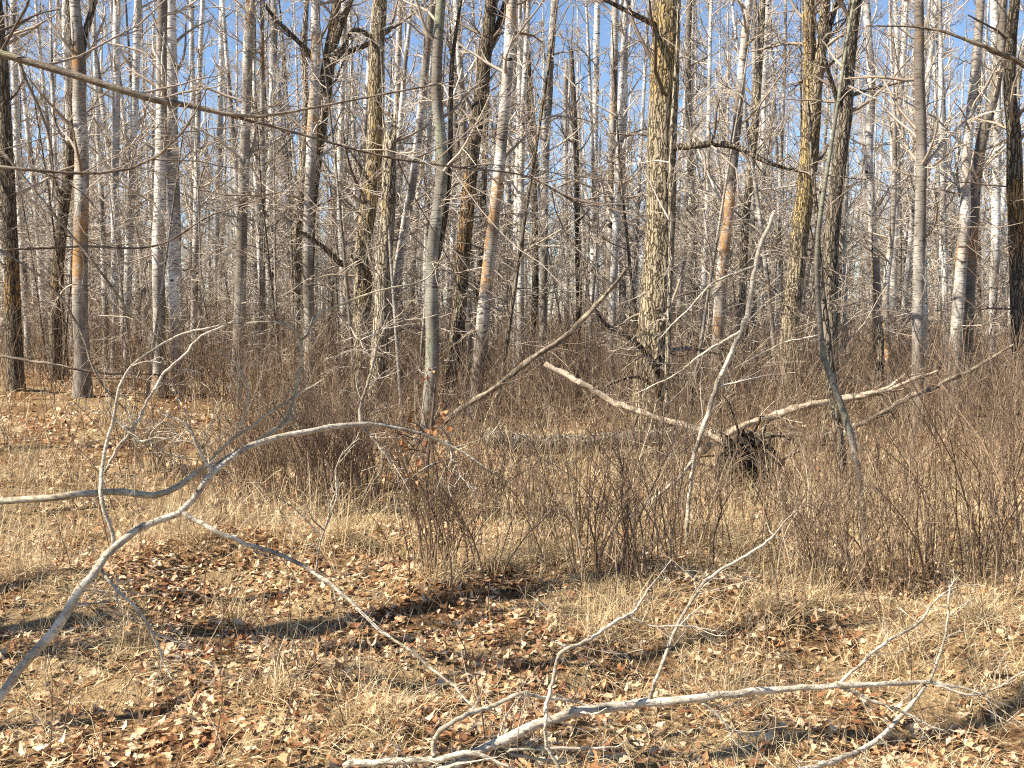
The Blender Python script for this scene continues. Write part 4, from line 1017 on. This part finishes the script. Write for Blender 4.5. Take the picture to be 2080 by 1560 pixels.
# dark low branch of the tree beyond the right edge, and the thin crossing sticks on the left
fallen('overhanging_branch', 'deadb', [(2200, 190, 8.0, 18), (2080, 132, 8.0, 15), (2010, 98, 8.0, 12), (1930, 70, 8.0, 8), (1840, 55, 8.0, 5), (1760, 52, 8.0, 3)],
  'dark crooked branch reaching in from the upper right edge', 'branch', seed=711, twigs=14, twl=(.3, 1.0), root_pt=[(*(at(2420, 260, 8.0)), .05)])
fallen('overhanging_branch', 'deadb', [(-60, 715, 4.6, 8), (90, 735, 4.6, 7), (230, 762, 4.6, 5), (330, 765, 4.7, 3)],
  'thin dark stick entering level from the left edge above the grass', 'branch', seed=712, twigs=14, twl=(.1, .4), root_pt=[(*(at(-420, 640, 4.5)), .012)])
fallen('overhanging_branch', 'deadb', [(-60, 470, 4.4, 8), (80, 560, 4.4, 7), (160, 660, 4.4, 6), (205, 770, 4.4, 5), (270, 850, 4.4, 3)],
  'thin dark stick slanting down from the left edge', 'branch', seed=713, twigs=16, twl=(.15, .6), root_pt=[(*(at(-420, 200, 4.4)), .012)])
fallen('overhanging_branch', 'deadb', [(-40, 255, 4.8, 8), (90, 410, 4.8, 7), (190, 540, 4.8, 6), (270, 640, 4.8, 5), (370, 720, 4.8, 3)],
  'thin brown stick slanting down to the right behind the upper left branches', 'branch', seed=714, twigs=18, twl=(.2, .7), root_pt=[(*(at(-380, -120, 4.8)), .014)])
fallen('overhanging_branch', 'deadb', [(-60, 515, 5.2, 6), (150, 505, 5.2, 5.5), (330, 500, 5.2, 5), (430, 440, 5.2, 4), (540, 400, 5.2, 3)],
  'thin bowed stick crossing the left trunks at mid height', 'branch', seed=715, twigs=18, twl=(.2, .6), root_pt=[(*(at(-420, 540, 5.2)), .012)])

# ------------------------------------------------------------------ leaf litter and dry grass
rng = np.random.default_rng(140)
OAK = np.array([[0, .015], [.22, .17], [.36, .10], [.58, .27], [.76, .15], [1, .03]])
SIM = np.array([[0, .02], [.5, .27], [1, .03]])
def grassy(x, y):
    px = 1040 + x / y * F
    right = np.interp(px, [-200, 300, 620, 900, 1150, 1300, 2300], [.30, .27, .22, .15, .42, .58, .60])
    right = right + np.where((y > 6.9) & (y < 11), .22, 0) - np.where(y < 4.4, .12, 0)
    return np.clip(right + .42 * vnoise(x, y, 2.4, 11) + .25 * vnoise(x, y, 6.0, 12), 0, 1)
def scatter(n, y0, y1, p=1.0):
    y = (rng.uniform(y0 ** p, y1 ** p, n)) ** (1 / p); px = rng.uniform(-330, 2410, n)
    return (px - 1040) / F * y, y
lb = MB()
def add_leaves(n, y0, y1, st, smin, smax, tilt, p=2.0, lift=.03):
    x, y = scatter(n, y0, y1, p)
    keep = rng.random(n) > grassy(x, y) * .85
    x, y = x[keep], y[keep]; n = len(x)
    z = gh(x, y) + rng.uniform(0, lift, n)
    pos = np.stack([x, y, z], -1)
    V, Q, m = leaf_geo(rng, pos, rng.uniform(smin, smax, n), st, rng.uniform(0, 6.28, n), rng.normal(size=n) * tilt, rng.normal(size=n) * tilt, .35, .8)
    lb.raw(V, Q, None, np.repeat(np.clip(rng.beta(2.0, 1.9, n), 0, .995), m))
add_leaves(29000, 3.0, 8.0, OAK, .026, .070, .26, lift=.024)
add_leaves(18000, 7.5, 16.0, SIM, .05, .10, .38)
add_leaves(11000, 15.0, 34.0, SIM, .08, .15, .40)
tag(lb.build('leaf_litter', M['leaf'], ground, smooth=False), kind='stuff')
# the largest leaves lying on top, one by one
lm = []
for q in range(8):
    V, Q, m = leaf_geo(rng, np.zeros((1, 3)), .1, OAK * np.array([1, 1 + .15 * rng.normal()]), np.zeros(1), np.zeros(1), np.zeros(1), .3, .8)
    t = MB(); t.raw(V, Q); lm.append(t.mesh('leaf', M['leaf'], False))
x, y = scatter(700, 3.6, 6.2, 2.0)
ppx = 1040 + x / y * F
ok = (ppx > 10) & (ppx < 2070) & (rng.random(700) > grassy(x, y) * .7)
x, y = x[ok][:290], y[ok][:290]
for a, b in zip(x, y):
    o = link('leaf', lm[rng.integers(8)], ground)
    o.location = (a, b, float(gh(a, b)) + rng.uniform(.03, .05)); s = rng.uniform(.4, .7)
    o.scale = (s, s, s); o.rotation_euler = (rng.normal() * .28, rng.normal() * .28, rng.uniform(0, 6.28))

def blades(rng, x, y, hmin, hmax, w, lie, k=4):
    """ribbons that rise and bend over"""
    n = len(x)
    L = rng.uniform(hmin, hmax, n); yaw = rng.uniform(0, 6.28, n)
    el = rng.uniform(lie[0], lie[1], n)
    bend = rng.uniform(.15, .75, n) * np.where(rng.random(n) < .8, 1, -.3)
    pos = np.stack([x, y, gh(x, y) - .005], -1)
    P = np.empty((n, k, 3)); P[:, 0] = pos
    for q in range(1, k):
        d = np.stack([np.cos(el) * np.cos(yaw), np.cos(el) * np.sin(yaw), np.sin(el)], -1)
        pos = pos + d * (L / (k - 1))[:, None]; P[:, q] = pos
        el = el - bend; yaw = yaw + rng.normal(size=n) * .25
    P[:, 1:, 2] = np.maximum(P[:, 1:, 2], gh(P[:, 1:, 0], P[:, 1:, 1]) + rng.uniform(.008, .04, n)[:, None])
    side = np.stack([-np.sin(yaw), np.cos(yaw), rng.normal(size=n) * .5], -1); side = nrm(side)
    ww = (np.broadcast_to(w, (n,)) * rng.uniform(.7, 1.3, n))[:, None, None] * np.linspace(1, .25, k)[None, :, None]
    V = np.stack([P - side[:, None] * ww, P + side[:, None] * ww], 2).reshape(-1, 3)
    base = (np.arange(n) * k * 2)[:, None]; i = np.arange(k - 1)[None] * 2
    Q = np.stack([base + i, base + i + 1, base + i + 3, base + i + 2], -1).reshape(-1, 4)
    return V, Q, k * 2
gb = MB()
def add_grass(n, y0, y1, hmin, hmax, w, lie, p=2.0, thr=1.0):
    x, y = scatter(n, y0, y1, p)
    keep = rng.random(n) < grassy(x, y) * thr
    x, y = x[keep], y[keep]
    V, Q, m = blades(rng, x, y, hmin, hmax, w, lie)
    gb.raw(V, Q, None, np.repeat(np.clip(rng.beta(2.4, 1.7, len(x)), 0, .93) + (rng.random(len(x)) < .03) * .06, m))
add_grass(60000, 3.0, 8.5, .06, .24, .0014, (-.1, .55))
add_grass(16000, 3.0, 8.5, .10, .30, .0012, (.4, 1.3))
add_grass(44000, 7.8, 15.0, .12, .34, .0024, (.1, 1.25))
add_grass(17000, 6.4, 12.5, .25, .6, .0017, (.9, 1.5))
add_grass(26000, 14.0, 32.0, .2, .45, .005, (.2, 1.3))
tag(gb.build('grass', M['grass'], None, smooth=False), 'matted dry straw-coloured grass over the forest floor', 'grass', kind='stuff')

# grass tussocks that stand up on their own
TUS = [(905, 1205, 'at the foot of the narrow brush clump'), (1000, 1185, 'beside the dark hollow in the centre'), (600, 1080, 'left of the dark brush clump'), (330, 1120, 'just under the bend of the arching branch'),
       (400, 1140, 'right under the bend of the arching branch'), (45, 1220, 'at the left edge'), (1260, 1260, 'under the reddish brush clump'), (1200, 1290, 'left of the thin forked twig'), (700, 1130, 'in the sunlit patch left of centre'), (560, 1440, 'in the near leaves at lower left'),
       (270, 1330, 'behind the drooping side branch at lower left'), (1560, 1270, 'in the right-hand grass near the brush'), (1500, 1360, 'just behind the bottom branch'), (1830, 1330, 'between the forked twigs at lower right'), (1660, 1230, 'below the crooked sapling'), (1100, 1160, 'right of the dark hollow'),
       (480, 1240, 'below the arching branch in the shade'), (1990, 1300, 'near the right edge'), (760, 1500, 'at the bottom, left of the thick branch')]
for px, py, wh in TUS:
    Y = F * CAMZ / (py - 640.0); p = at(px, py, Y); z0 = float(gh(p[0], p[1]))
    n = 240; r = rng.normal(size=(n, 2)) * rng.uniform(.05, .10)
    V, Q, m = blades(rng, p[0] + r[:, 0], p[1] + r[:, 1], .12, .36, .0016, (.3, 1.5), 5)
    t = MB(); t.raw(V - np.array([p[0], p[1], z0]), Q, None, np.repeat(rng.beta(2.4, 1.8, n) * .93, m))
    o = t.build('grass_tussock', M['grass'], None, smooth=False); o.location = (p[0], p[1], z0)
    tag(o, 'dry grass tussock ' + wh, 'tussock', 'dry grass tussocks in the clearing')
